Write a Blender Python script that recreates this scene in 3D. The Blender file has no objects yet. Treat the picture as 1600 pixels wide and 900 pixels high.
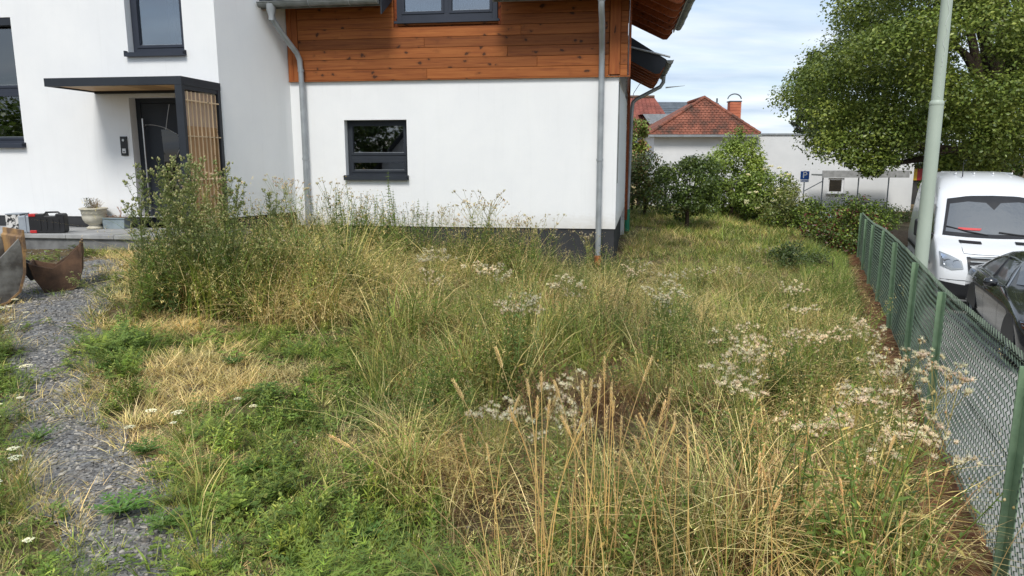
import bpy, math, random
import numpy as np
from mathutils import Vector, Matrix
random.seed(7); rng = np.random.default_rng(11)
S = bpy.context.scene; COL = S.collection; R = math.radians
# ---------------------------------------------------------------- camera
EYE = 1.8
cam = bpy.data.cameras.new('camera'); camo = bpy.data.objects.new('camera', cam); COL.objects.link(camo)
cam.sensor_width = 36; cam.lens = 25.425; cam.clip_end = 1500; cam.clip_start = 0.05
camo.location = (0, 0, EYE); camo.rotation_euler = (R(90 - 10.04), 0, 0); S.camera = camo
# ---------------------------------------------------------------- sun and sky
SUN_EL, SUN_AZ = 50, 190          # azimuth clockwise from +Y
sl = bpy.data.lights.new('sun', 'SUN'); so = bpy.data.objects.new('sun', sl); COL.objects.link(so)
sl.energy = 2.5; sl.angle = R(18); sl.color = (1, .97, .92)
sd = Vector((math.sin(R(SUN_AZ))*math.cos(R(SUN_EL)), math.cos(R(SUN_AZ))*math.cos(R(SUN_EL)), math.sin(R(SUN_EL))))
so.rotation_euler = sd.to_track_quat('Z', 'Y').to_euler()
W = bpy.data.worlds.new('World'); S.world = W; W.use_nodes = True
nt = W.node_tree; nt.nodes.clear()
def wn(t, **k):
    n = nt.nodes.new(t)
    for a, b in k.items(): setattr(n, a, b)
    return n
sky = wn('ShaderNodeTexSky', sky_type='NISHITA', sun_disc=False, sun_elevation=R(SUN_EL), sun_rotation=R(SUN_AZ))
tc = wn('ShaderNodeTexCoord'); sx = wn('ShaderNodeSeparateXYZ'); nt.links.new(tc.outputs['Generated'], sx.inputs[0])
za = wn('ShaderNodeMath', operation='MAXIMUM'); nt.links.new(sx.outputs['Z'], za.inputs[0]); za.inputs[1].default_value = 0
zb = wn('ShaderNodeMath', operation='ADD'); nt.links.new(za.outputs[0], zb.inputs[0]); zb.inputs[1].default_value = .16
dx = wn('ShaderNodeMath', operation='DIVIDE'); dy = wn('ShaderNodeMath', operation='DIVIDE')
nt.links.new(sx.outputs['X'], dx.inputs[0]); nt.links.new(zb.outputs[0], dx.inputs[1])
nt.links.new(sx.outputs['Y'], dy.inputs[0]); nt.links.new(zb.outputs[0], dy.inputs[1])
cb = wn('ShaderNodeCombineXYZ'); nt.links.new(dx.outputs[0], cb.inputs[0]); nt.links.new(dy.outputs[0], cb.inputs[1])
mp = wn('ShaderNodeMapping'); mp.inputs['Scale'].default_value = (.55, 1.1, 1); mp.inputs['Location'].default_value = (1.3, .4, 0)
nt.links.new(cb.outputs[0], mp.inputs[0])
nz = wn('ShaderNodeTexNoise'); nz.inputs['Scale'].default_value = 1.25; nz.inputs['Detail'].default_value = 9; nz.inputs['Roughness'].default_value = .58; nz.inputs['Distortion'].default_value = .35
nt.links.new(mp.outputs[0], nz.inputs['Vector'])
cr = wn('ShaderNodeValToRGB'); cr.color_ramp.elements[0].position = .38; cr.color_ramp.elements[1].position = .60
cr.color_ramp.elements[0].color = (.35, .35, .35, 1); cr.color_ramp.elements[1].color = (.97, .97, .97, 1)
nt.links.new(nz.outputs['Fac'], cr.inputs[0])
nz2 = wn('ShaderNodeTexNoise'); nz2.inputs['Scale'].default_value = 2.6; nz2.inputs['Detail'].default_value = 7
nt.links.new(mp.outputs[0], nz2.inputs['Vector'])
cr2 = wn('ShaderNodeValToRGB'); cr2.color_ramp.elements[0].position = .32; cr2.color_ramp.elements[1].position = .68
cr2.color_ramp.elements[0].color = (.50, .61, .76, 1); cr2.color_ramp.elements[1].color = (.84, .90, .97, 1)
nt.links.new(nz2.outputs['Fac'], cr2.inputs[0])
bl = wn('ShaderNodeMix', data_type='RGBA'); bl.inputs['Factor'].default_value = 1; bl.blend_type = 'MULTIPLY'
nt.links.new(sky.outputs[0], bl.inputs['A']); bl.inputs['B'].default_value = (.13, .13, .13, 1)
mx = wn('ShaderNodeMix', data_type='RGBA'); nt.links.new(cr.outputs[0], mx.inputs['Factor'])
nt.links.new(bl.outputs['Result'], mx.inputs['A']); nt.links.new(cr2.outputs[0], mx.inputs['B'])
bg = wn('ShaderNodeBackground'); bg.inputs['Strength'].default_value = 1.0
wo = wn('ShaderNodeOutputWorld'); nt.links.new(mx.outputs['Result'], bg.inputs['Color']); nt.links.new(bg.outputs[0], wo.inputs[0])
S.view_settings.view_transform = 'Standard'; S.view_settings.look = 'None'; S.view_settings.exposure = 0.28; S.view_settings.gamma = 1
S.cycles.max_bounces = 6; S.cycles.diffuse_bounces = 3; S.cycles.glossy_bounces = 3; S.cycles.transmission_bounces = 4; S.cycles.transparent_max_bounces = 8
S.cycles.use_denoising = True

# ---------------------------------------------------------------- materials
class NT:
    def __init__(s, name):
        s.m = bpy.data.materials.new(name); s.m.use_nodes = True; s.t = s.m.node_tree; s.t.nodes.clear()
        s.out = s.n('ShaderNodeOutputMaterial')
    def n(s, t, **k):
        x = s.t.nodes.new(t)
        for a, b in k.items(): setattr(x, a, b)
        return x
    def l(s, a, b): s.t.links.new(a, b)
    def coord(s, kind='Object', scale=(1, 1, 1), rnd=False):
        c = s.n('ShaderNodeTexCoord'); m = s.n('ShaderNodeMapping'); m.inputs['Scale'].default_value = scale
        if kind == 'World':
            g = s.n('ShaderNodeNewGeometry'); s.l(g.outputs['Position'], m.inputs[0])
        else: s.l(c.outputs[kind], m.inputs[0])
        if rnd:
            o = s.n('ShaderNodeObjectInfo'); q = s.n('ShaderNodeMath', operation='MULTIPLY'); q.inputs[1].default_value = 37
            s.l(o.outputs['Random'], q.inputs[0]); s.l(q.outputs[0], m.inputs['Location'])
        return m.outputs[0]
    def noise(s, v, scale=5, detail=5, rough=.55, dist=0):
        x = s.n('ShaderNodeTexNoise'); x.inputs['Scale'].default_value = scale; x.inputs['Detail'].default_value = detail
        x.inputs['Roughness'].default_value = rough; x.inputs['Distortion'].default_value = dist; s.l(v, x.inputs['Vector']); return x.outputs['Fac']
    def ramp(s, f, stops):
        x = s.n('ShaderNodeValToRGB'); e = x.color_ramp.elements
        while len(e) < len(stops): e.new(.5)
        for i, (p, c) in enumerate(stops): e[i].position = p; e[i].color = (*c, 1) if len(c) == 3 else c
        s.l(f, x.inputs[0]); return x.outputs[0]
    def mix(s, f, a, b, mode='MIX'):
        x = s.n('ShaderNodeMix', data_type='RGBA', blend_type=mode)
        for v, k in ((f, 'Factor'), (a, 'A'), (b, 'B')):
            if hasattr(v, 'links'): s.l(v, x.inputs[k])
            else: x.inputs[k].default_value = v if k == 'Factor' else (*v, 1)
        return x.outputs['Result']
    def bump(s, h, strength=.3, dist=.01):
        b = s.n('ShaderNodeBump'); b.inputs['Strength'].default_value = strength; b.inputs['Distance'].default_value = dist; s.l(h, b.inputs['Height']); return b.outputs[0]
    def pbr(s, col, rough=.6, metal=0, bump=None, spec=.5, coat=0, final=True):
        p = s.n('ShaderNodeBsdfPrincipled')
        if hasattr(col, 'links'): s.l(col, p.inputs['Base Color'])
        else: p.inputs['Base Color'].default_value = (*col, 1)
        if hasattr(rough, 'links'): s.l(rough, p.inputs['Roughness'])
        else: p.inputs['Roughness'].default_value = rough
        p.inputs['Metallic'].default_value = metal; p.inputs['Specular IOR Level'].default_value = spec
        p.inputs['Coat Weight'].default_value = coat; p.inputs['Coat Roughness'].default_value = .03
        if bump is not None: s.l(bump, p.inputs['Normal'])
        if final: s.l(p.outputs[0], s.out.inputs[0])
        return p.outputs[0]
MATS = {}
def simple(name, c1, c2=None, rough=.6, metal=0, scale=8, bs=.15, bd=.004, spec=.5, coat=0, kind='Object', det=6, lo=.35, hi=.65, stretch=(1, 1, 1)):
    t = NT(name); v = t.coord(kind, stretch); c2 = c2 or tuple(x*.75 for x in c1)
    f = t.noise(v, scale, det); col = t.ramp(f, [(lo, c2), (hi, c1)])
    f2 = t.noise(v, scale*9, 3)
    t.pbr(col, rough, metal, t.bump(f2, bs, bd) if bs else None, spec, coat)
    MATS[name] = t.m; return t.m
def stucco():
    t = NT('stucco'); v = t.coord('Object')
    a = t.noise(v, 1.1, 8, .65); c = t.ramp(a, [(.3, (.775, .78, .78)), (.7, (.83, .83, .82))])
    d = t.noise(t.coord('Object', (5, 5, .5)), 1.5, 5); c = t.mix(t.ramp(d, [(.55, (0, 0, 0)), (.8, (.10, .10, .10))]), c, (.6, .6, .57))
    sz = t.n('ShaderNodeSeparateXYZ'); t.l(t.coord('Object'), sz.inputs[0]); nn = t.noise(t.coord('Object', (3, 3, 6)), 2.2, 8, .7); md_ = t.n('ShaderNodeMath', operation='MULTIPLY_ADD'); t.l(nn, md_.inputs[0]); md_.inputs[1].default_value = -.55; t.l(sz.outputs[2], md_.inputs[2])
    c = t.mix(t.ramp(md_.outputs[0], [(.33, (.55, .55, .55)), (.62, (0, 0, 0))]), c, (.55, .51, .44))
    st_ = t.noise(t.coord('Object', (7, 7, .22)), 2.0, 4, .6); c = t.mix(t.ramp(st_, [(.60, (0, 0, 0)), (.78, (.16, .16, .16))]), c, (.56, .56, .54))
    vo = t.n('ShaderNodeTexVoronoi'); vo.inputs['Scale'].default_value = 260; t.l(v, vo.inputs['Vector'])
    b = t.noise(v, 120, 3)
    m = t.n('ShaderNodeMath', operation='ADD'); t.l(vo.outputs['Distance'], m.inputs[0]); t.l(b, m.inputs[1])
    t.pbr(c, .9, 0, t.bump(m.outputs[0], .45, .003), .25); MATS['stucco'] = t.m
stucco()
def timber(name, axis, c1, c2, c3):
    t = NT(name)
    st = {'x': (1.1, 14, 26), 'y': (26, 1.1, 26), 'z': (26, 26, 1.1)}[axis]
    v = t.coord('Object', st, True); f = t.noise(v, 1.3, 7, .62, .6)
    col = t.ramp(f, [(.28, c3), (.46, c2), (.7, c1)])
    kn = {'x': (4.4, .5, 6.5), 'y': (9, 2, 9), 'z': (9, 9, 2.2)}[axis]
    vo = t.n('ShaderNodeTexVoronoi'); vo.inputs['Scale'].default_value = 1; vo.inputs['Randomness'].default_value = 1
    wv_ = t.n('ShaderNodeVectorMath', operation='ADD'); wn_ = t.n('ShaderNodeTexNoise'); wn_.inputs['Scale'].default_value = .45; t.l(t.coord('Object', kn, True), wn_.inputs['Vector']); w2 = t.n('ShaderNodeVectorMath', operation='SCALE'); w2.inputs['Scale'].default_value = 1.6; t.l(wn_.outputs['Color'], w2.inputs[0]); t.l(t.coord('Object', kn, True), wv_.inputs[0]); t.l(w2.outputs[0], wv_.inputs[1]); t.l(wv_.outputs[0], vo.inputs['Vector'])
    dn = t.noise(t.coord('Object', (30, 30, 30)), 1, 3)
    ad = t.n('ShaderNodeMath', operation='MULTIPLY_ADD'); t.l(dn, ad.inputs[0]); ad.inputs[1].default_value = .34; t.l(vo.outputs['Distance'], ad.inputs[2])
    k = t.ramp(ad.outputs[0], [(.29, (.85, .85, .85)), (.34, (0, 0, 0))])
    k2 = t.ramp(ad.outputs[0], [(.30, (.5, .5, .5)), (.50, (0, 0, 0))])
    col = t.mix(k2, col, tuple(x*.55 for x in c2)); col = t.mix(k, col, (.035, .014, .007))
    o = t.n('ShaderNodeObjectInfo'); r = t.ramp(o.outputs['Random'], [(0, (.66, .62, .58)), (.5, (.95, .93, .92)), (1, (1.2, 1.18, 1.12))])
    col = t.mix(1.0, col, r, 'MULTIPLY')
    t.pbr(col, .58, 0, t.bump(f, .3, .003), .25); MATS[name] = t.m
timber('clad_timber', 'x', (.34, .120, .032), (.26, .080, .020), (.16, .045, .012))
timber('clad_timber_upright', 'z', (.36, .12, .03), (.28, .08, .02), (.20, .05, .013))
timber('clad_timber_deep', 'y', (.36, .10, .03), (.24, .06, .018), (.14, .035, .01))
timber('canopy_timber', 'x', (.72, .50, .27), (.64, .42, .21), (.50, .31, .14))
timber('slat_timber', 'z', (.84, .66, .44), (.78, .59, .38), (.68, .49, .30))
simple('anthracite', (.030, .035, .043), (.024, .028, .035), .5, 0, 3, .05, .001, .25)
simple('frame_blue', (.036, .042, .058), (.03, .036, .05), .5, 0, 3, .05, .001, .25)
simple('plinth', (.050, .051, .053), (.036, .037, .039), .85, 0, 2.5, .4, .004, .2)
simple('zinc', (.40, .42, .43), (.27, .29, .30), .42, .35, 5, .1, .002, .5, lo=.3, hi=.7)
simple('zinc_dark', (.24, .25, .24), (.14, .15, .14), .5, .3, 6, .1, .002)
simple('dark_slate', (.07, .085, .10), (.05, .06, .07), .5, 0, 4, .2)
simple('steel', (.6, .6, .6), (.5, .5, .5), .3, 1, 5, 0)
simple('black_plastic', (.018, .018, .02), (.012, .012, .014), .45, 0, 6, .1, .001)
simple('room_dark', (.05, .048, .045), (.03, .03, .03), .9, 0, 1, 0)
simple('curtain', (.13, .13, .135), (.06, .06, .065), .9, 0, 3, .1, stretch=(9, 1, .3))
simple('copper_panel', (.48, .27, .12), (.40, .22, .09), .45, 0, 2, .05)
simple('pink_panel', (.52, .37, .27), (.46, .32, .23), .4, 0, 2, .05)
simple('green_pipe', (.015, .20, .10), (.012, .15, .08), .45, 0, 5, .05)
simple('orange_pipe', (.50, .16, .05), (.33, .10, .04), .7, 0, 12, .3)
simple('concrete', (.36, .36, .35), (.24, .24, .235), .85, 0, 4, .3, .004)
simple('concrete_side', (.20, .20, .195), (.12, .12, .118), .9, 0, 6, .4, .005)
simple('urn_stone', (.62, .58, .47), (.48, .44, .34), .8, 0, 9, .5, .004)
simple('trough_blue', (.26, .31, .33), (.18, .22, .24), .6, 0, 6, .2)
simple('case_red', (.55, .03, .03), (.40, .02, .02), .4, 0, 6, .05)
simple('case_grey', (.34, .37, .41), (.26, .29, .32), .5, 0, 6, .1)
simple('rust_brown', (.17, .095, .055), (.075, .045, .03), .8, .2, 7, .6, .006)
simple('rust_yellow', (.38, .22, .085), (.14, .085, .05), .75, .1, 5, .5, .006, lo=.38, hi=.6)
simple('worn_grey', (.22, .21, .19), (.075, .065, .055), .65, .3, 4, .5, .006, lo=.4, hi=.6)
simple('fence_green', (.22, .32, .195), (.155, .24, .14), .55, 0, 12, .2, .001)
simple('wire_green', (.115, .155, .10), (.055, .078, .048), .5, 0, 20, 0)
simple('lamp_paint', (.40, .455, .375), (.33, .38, .31), .5, 0, 3, .1, .001, stretch=(1, 1, .4))
simple('scratch', (.62, .66, .62), None, .6, 0, 3, 0)
simple('van_white', (.80, .81, .82), (.77, .78, .79), .28, 0, 1, 0, coat=.6)
simple('car_black', (.012, .013, .015), (.010, .011, .013), .25, .1, 1, 0, coat=1)
simple('far_white', (.75, .75, .74), (.66, .665, .66), .9, 0, .6, .1, .01, .2)
simple('cream_wall', (.65, .52, .30), (.58, .46, .27), .9, 0, .6, 0)
simple('blue_wall', (.52, .58, .66), (.46, .52, .6), .9, 0, .6, 0)
simple('bark', (.10, .075, .055), (.05, .038, .028), .9, 0, 6, .9, .03, .1, stretch=(3, 3, .6))
simple('stem_green', (.13, .16, .06), (.09, .115, .04), .6, 0, 30, 0)
simple('straw_stem', (.50, .36, .17), (.38, .24, .10), .55, 0, 14, 0)
simple('asphalt', (.37, .36, .335), (.28, .272, .25), .88, 0, 1.2, .5, .004, .25, kind='World')
simple('paving', (.26, .255, .25), (.18, .178, .172), .9, 0, 3, .4, .004, .2, kind='World')
simple('tyre', (.02, .02, .02), None, .85, 0, 8, .2)
simple('sign_blue', (.012, .075, .30), (.012, .07, .28), .4, 0, 3, 0)
simple('sign_white', (.8, .8, .8), None, .4, 0, 3, 0)
simple('shop_red', (.45, .03, .03), None, .5, 0, 3, 0); simple('shop_orange', (.75, .22, .03), None, .5, 0, 3, 0); simple('shop_yellow', (.8, .5, .03), None, .5, 0, 3, 0)
simple('paper_red', (.6, .06, .06), None, .6, 0, 3, 0)
simple('tulip_yellow', (.75, .42, .10), (.65, .33, .08), .6, 0, 20, 0); simple('tulip_pink', (.6, .25, .25), (.5, .18, .2), .6, 0, 20, 0)
simple('soil', (.19, .135, .085), (.10, .07, .045), .95, 0, 9, .8, .02, .1, kind='World')
simple('orange_tile_clad', (.50, .15, .07), (.36, .10, .05), .7, 0, 3, .2)
simple('seed_cream', (.78, .70, .60), (.66, .55, .46), .9, 0, 30, 0)
def glass(name, tint, refl, dens):
    t = NT(name); g = t.n('ShaderNodeBsdfGlossy'); g.inputs['Roughness'].default_value = .015; g.inputs['Color'].default_value = (.92, .95, 1, 1)
    tr = t.n('ShaderNodeBsdfTransparent'); tr.inputs['Color'].default_value = (*tint, 1)
    fr = t.n('ShaderNodeFresnel'); fr.inputs['IOR'].default_value = 1.5
    a = t.n('ShaderNodeMath', operation='ADD'); t.l(fr.outputs[0], a.inputs[0]); a.inputs[1].default_value = refl; a.use_clamp = True
    nb = t.bump(t.noise(t.coord('Object'), 1.3, 2), .03, .02); t.l(nb, g.inputs['Normal'])
    m = t.n('ShaderNodeMixShader'); t.l(a.outputs[0], m.inputs[0]); t.l(tr.outputs[0], m.inputs[1]); t.l(g.outputs[0], m.inputs[2]); t.l(m.outputs[0], t.out.inputs[0]); MATS[name] = t.m
glass('glass', (.55, .58, .6), .17, 0); glass('glass_dark', (.3, .31, .33), .13, 0); glass('glass_clear', (.88, .9, .9), .10, 0); glass('door_glass', (.1, .1, .1), .02, 0); glass('lamp_glass', (.9, .9, .9), .15, 0)
glass('windscreen', (.45, .48, .50), .16, 0)
def tiles(name, c1, c2, c3, sx, sz):
    t = NT(name); v = t.coord('Object', (sx, sx, sz))
    f = t.noise(t.coord('Object'), 1.6, 6); col = t.ramp(f, [(.32, c3), (.5, c2), (.66, c1)])
    f2 = t.noise(t.coord('Object'), 9, 4, .7); col = t.mix(t.ramp(f2, [(.52, (0, 0, 0)), (.66, (.7, .7, .7))]), col, c3)
    wv = t.n('ShaderNodeTexBrick'); wv.inputs['Scale'].default_value = 1; wv.inputs['Mortar Size'].default_value = .0
    t.pbr(col, .8, 0, t.bump(f2, .5, .02), .2); MATS[name] = t.m
tiles('roof_tile_red', (.33, .125, .08), (.23, .085, .055), (.085, .055, .042), 5, 5)
tiles('roof_tile_plain', (.33, .115, .085), (.26, .09, .07), (.17, .065, .05), 5, 5)
simple('roof_tile_grey', (.12, .14, .16), (.08, .095, .11), .7, 0, 3, .3)
def foliage(name, trans=.28, rough=.5, var=.35, spec=.35, patch=None):
    t = NT(name); a = t.n('ShaderNodeAttribute', attribute_name='Col'); col = a.outputs['Color']
    o = t.n('ShaderNodeObjectInfo'); r = t.ramp(o.outputs['Random'], [(0, (1-var,)*3), (.5, (1, 1-var*.2, 1-var*.4)), (1, (1+var*.6, 1+var*.6, 1))])
    col = t.mix(1.0, col, r, 'MULTIPLY')
    n = t.noise(t.coord('World'), .9, 3); col = t.mix(1.0, col, t.ramp(n, [(.3, (.92, 1.0, .82)), (.7, (1.6, 1.45, 1.15))]), 'MULTIPLY')
    p = t.pbr(col, rough, 0, None, spec, final=False)
    tr = t.n('ShaderNodeBsdfTranslucent'); t.l(col, tr.inputs[0])
    m = t.n('ShaderNodeMixShader'); m.inputs[0].default_value = trans; t.l(p, m.inputs[1]); t.l(tr.outputs[0], m.inputs[2]); t.l(m.outputs[0], t.out.inputs[0]); MATS[name] = t.m
foliage('grass_blades', .2, .5); foliage('leaves', .28, .38, .15, .5); foliage('flower', .4, .8, .1, .1)
def ground_mat():
    t = NT('ground_soil'); v = t.coord('World')
    a = t.noise(v, .8, 6, .6); col = t.ramp(a, [(.36, (.07, .055, .03)), (.5, (.15, .115, .065)), (.64, (.30, .225, .13))])
    b = t.noise(v, 14, 6, .7); col = t.mix(t.ramp(b, [(.42, (.75,)*3), (.6, (0,)*3)]), col, (.09, .065, .035))
    t.pbr(col, .95, 0, t.bump(b, .9, .03), .1); MATS['ground_soil'] = t.m
ground_mat()
def gravel_mat():
    t = NT('gravel'); v = t.coord('World'); vo = t.n('ShaderNodeTexVoronoi'); vo.inputs['Scale'].default_value = 42; t.l(v, vo.inputs['Vector'])
    hs = t.ramp(vo.outputs['Color'], [(.2, (.10, .10, .10)), (.8, (.27, .265, .255))])
    a = t.noise(v, 2.5, 5); col = t.mix(t.ramp(a, [(.5, (0,)*3), (.7, (.5,)*3)]), hs, (.20, .16, .11))
    t.pbr(col, .8, 0, t.bump(vo.outputs['Distance'], .9, .02), .25); MATS['gravel'] = t.m
    t = NT('stone_chip'); o = t.n('ShaderNodeObjectInfo'); t.pbr(t.ramp(o.outputs['Random'], [(0, (.08, .078, .074)), (.6, (.21, .20, .185)), (1, (.44, .40, .34))]), .75, 0, None, .35); MATS['stone_chip'] = t.m
gravel_mat()
def brick_mat():
    t = NT('mossy_brick'); v = t.coord('World'); f = t.noise(v, 7, 6, .65)
    col = t.ramp(f, [(.34, (.06, .032, .022)), (.5, (.21, .090, .048)), (.68, (.36, .19, .10))])
    f2 = t.noise(v, 28, 5, .7); col = t.mix(t.ramp(f2, [(.48, (0,)*3), (.66, (.8,)*3)]), col, (.12, .11, .045))
    t.pbr(col, .95, 0, t.bump(f2, .9, .02), .1); MATS['mossy_brick'] = t.m
brick_mat()
def camo():
    t = NT('splotched_box'); f = t.noise(t.coord('Object'), 14, 4, .6, .5); t.pbr(t.ramp(f, [(.48, (.03, .03, .03)), (.52, (.62, .6, .57))]), .6); MATS['splotched_box'] = t.m
camo()

# ---------------------------------------------------------------- mesh helpers
class MB:
    def __init__(s): s.v = []; s.f = []
    def add(s, vs, fs):
        k = len(s.v); s.v += [tuple(x) for x in vs]; s.f += [tuple(i+k for i in f) for f in fs]; return s
    def box(s, x0, x1, y0, y1, z0, z1):
        return s.add([(x, y, z) for z in (z0, z1) for y in (y0, y1) for x in (x0, x1)], [(0, 2, 3, 1), (4, 5, 7, 6), (0, 1, 5, 4), (2, 6, 7, 3), (0, 4, 6, 2), (1, 3, 7, 5)])
    def obox(s, c, size, M):
        sx_, sy_, sz_ = [q/2 for q in size]
        vs = [M @ Vector((x, y, z)) + Vector(c) for z in (-sz_, sz_) for y in (-sy_, sy_) for x in (-sx_, sx_)]
        return s.add(vs, [(0, 2, 3, 1), (4, 5, 7, 6), (0, 1, 5, 4), (2, 6, 7, 3), (0, 4, 6, 2), (1, 3, 7, 5)])
    def bev(s, x0, x1, y0, y1, z0, z1, b=.004, front='-y'):   # box whose front (-y) face is chamfered
        return s.add([(x0, y1, z0), (x1, y1, z0), (x1, y1, z1), (x0, y1, z1), (x0, y0+b, z0), (x1, y0+b, z0), (x1, y0+b, z1), (x0, y0+b, z1), (x0+b, y0, z0+b), (x1-b, y0, z0+b), (x1-b, y0, z1-b), (x0+b, y0, z1-b)],
                     [(0, 3, 2, 1), (0, 1, 5, 4), (1, 2, 6, 5), (2, 3, 7, 6), (3, 0, 4, 7), (4, 5, 9, 8), (5, 6, 10, 9), (6, 7, 11, 10), (7, 4, 8, 11), (8, 9, 10, 11)])
    def tube(s, pts, r, n=8, cap=True):
        pts = [Vector(p) for p in pts]; rs = r if isinstance(r, (list, tuple)) else [r]*len(pts); k = len(s.v); up = None
        for i, p in enumerate(pts):
            d = (pts[min(i+1, len(pts)-1)] - pts[max(i-1, 0)]).normalized()
            if up is None: up = d.orthogonal().normalized()
            up = (up - d*up.dot(d)).normalized(); w = d.cross(up)
            for j in range(n):
                a = 2*math.pi*j/n; s.v.append(tuple(p + (up*math.cos(a) + w*math.sin(a))*rs[i]))
        for i in range(len(pts)-1):
            for j in range(n):
                a, b = k+i*n+j, k+i*n+(j+1) % n; s.f.append((a, b, b+n, a+n))
        if cap:
            e0 = len(s.v); s.v += [s.v[k+j] for j in range(n)]+[s.v[k+(len(pts)-1)*n+j] for j in range(n)]; s.f.append(tuple(e0+j for j in reversed(range(n)))); s.f.append(tuple(e0+n+j for j in range(n)))
        return s
    def lathe(s, prof, n=24, c=(0, 0, 0)):
        k = len(s.v)
        for r, z in prof:
            for j in range(n): a = 2*math.pi*j/n; s.v.append((c[0]+r*math.cos(a), c[1]+r*math.sin(a), c[2]+z))
        for i in range(len(prof)-1):
            for j in range(n): a, b = k+i*n+j, k+i*n+(j+1) % n; s.f.append((a, b, b+n, a+n))
        return s
    def prism(s, poly, d0, d1, M=None):    # poly in (x,z), extruded along y
        M = M or Matrix.Identity(3); n = len(poly)
        vs = [M @ Vector((x, d, z)) for d in (d0, d1) for x, z in poly]
        return s.add(vs, [tuple(range(n)), tuple(reversed(range(n, 2*n)))] + [(i, i+n, (i+1) % n+n, (i+1) % n) for i in range(n)])
    def build(s, name, mat, parent=None, smooth=False, loc=None, rot=None, bevel=0):
        me = bpy.data.meshes.new(name); me.from_pydata(s.v, [], s.f); me.update()
        if mat: me.materials.append(MATS[mat])
        if smooth: me.polygons.foreach_set('use_smooth', [True]*len(me.polygons))
        o = bpy.data.objects.new(name, me); COL.objects.link(o)
        if parent: o.parent = parent
        if loc: o.location = loc
        if rot: o.rotation_euler = rot
        if bevel:
            m = o.modifiers.new('bevel', 'BEVEL'); m.width = bevel; m.segments = 2; m.limit_method = 'ANGLE'
        return o
def autosmooth(o, ang=40):
    me = o.data; me.polygons.foreach_set('use_smooth', [True]*len(me.polygons))
    try: me.set_sharp_from_angle(angle=R(ang))
    except Exception: pass
    return o
def tag(o, label=None, cat=None, group=None, kind=None):
    if label: o['label'] = label
    if cat: o['category'] = cat
    if group: o['group'] = group
    if kind: o['kind'] = kind
    return o
def empty(name, loc=(0, 0, 0), rz=0, label=None, cat=None, group=None, kind=None):
    o = bpy.data.objects.new(name, None); COL.objects.link(o); o.location = loc; o.rotation_euler = (0, 0, rz); o.empty_display_size = .2
    return tag(o, label, cat, group, kind)
def copy_tree(o, parent=None):
    c = o.copy(); COL.objects.link(c)
    if parent: c.parent = parent
    for ch in list(o.children): copy_tree(ch, c)
    return c
def np_obj(name, V, F, C, mat, parent=None):    # V (n,3), F (m,3|4), C (n,3) point colours
    me = bpy.data.meshes.new(name); V = np.asarray(V, 'f4'); F = np.asarray(F, 'i4'); k = F.shape[1]
    me.vertices.add(len(V)); me.vertices.foreach_set('co', V.ravel())
    me.loops.add(F.size); me.loops.foreach_set('vertex_index', F.ravel())
    me.polygons.add(len(F)); me.polygons.foreach_set('loop_start', np.arange(len(F), dtype='i4')*k)
    try: me.polygons.foreach_set('loop_total', np.full(len(F), k, 'i4'))
    except Exception: pass
    if C is not None:
        at = me.attributes.new('Col', 'FLOAT_COLOR', 'POINT'); c4 = np.ones((len(V), 4), 'f4'); c4[:, :3] = C; at.data.foreach_set('color', c4.ravel())
    me.update(calc_edges=True); me.validate(); me.materials.append(MATS[mat])
    o = bpy.data.objects.new(name, me)
    if parent != 'unlinked':
        COL.objects.link(o)
        if parent: o.parent = parent
    return o

# ---------------------------------------------------------------- terrain
FD = Vector((.395, .919)); FN = Vector((.919, -.395)); F0 = Vector((3.69, 6.5))     # fence line, its direction and its normal (to the road)
def fw(x, y): return (x-F0.x)*FN.x + (y-F0.y)*FN.y
def fu(x, y): return (x-F0.x)*FD.x + (y-F0.y)*FD.y
def FP(u, w=0): return (F0.x+FD.x*u+FN.x*w, F0.y+FD.y*u+FN.y*w)
def ss(t): t = min(max(t, 0), 1); return t*t*(3-2*t)
def bumps(x, y): return .025*math.sin(x*2.1+y*1.3)+.02*math.sin(x*.9-y*2.7+1)+.012*math.sin(x*5.1+2)*math.sin(y*4.3)
def g(x, y):
    L = .55*min(max((y-3)/8, 0), 1)*min(max((1-x)/6, 0), 1)
    h = -.02*min(max(y, -8), 12)-.025*min(max(x, -5), 8)+.04*max(0, min(y, 24)-12)+L+bumps(x, y)*.8
    w = fw(x, y)
    if w > -1.2: h = min(h, max(ftop(fu(x, y))-.05, -9)) * ss((w+1.2)/.6) + h*(1-ss((w+1.2)/.6)) if h > ftop(fu(x, y))-.05 else h
    t = ss((y-26)/3); return h*(1-t)+(-1.06)*t
FT = [(-20, -.1), (-3.6, -.12), (-1.7, -.15), (0, -.16), (2, -.18), (4.1, -.23), (6.5, -.34), (8.8, -.41), (11.2, -.45), (40, -1.0)]
def ftop(u):
    for (a, p), (b, q) in zip(FT, FT[1:]):
        if a <= u <= b: return p+(q-p)*(u-a)/(b-a)
    return FT[0][1] if u < 0 else FT[-1][1]
def road_z(x, y): return -.62-.027*min(max(y, -8), 15)
def terrain(x, y):
    w = fw(x, y); r = road_z(x, y)-.03
    if w < -.12: return g(x, y)
    if w > 0: return r
    t = (w+.12)/.12; return g(x, y)*(1-t)+r*t
us = list(np.arange(-14, 26, .3)); us = [-700, -250, -90, -40, -22]+us+[28, 31, 35, 42, 55, 80, 130, 250, 500, 900]
ws = [-900, -400, -180, -90, -50, -30, -22]+list(np.arange(-17, -.2, .3))+[-.12, 0, .4, 1.5, 4, 7, 12, 20, 35, 60, 120, 300, 800]
V = [(*FP(u, w), terrain(*FP(u, w))) for u in us for w in ws]; nw = len(ws)
Fq = [(i*nw+j, i*nw+j+1, (i+1)*nw+j+1, (i+1)*nw+j) for i in range(len(us)-1) for j in range(nw-1)]
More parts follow.
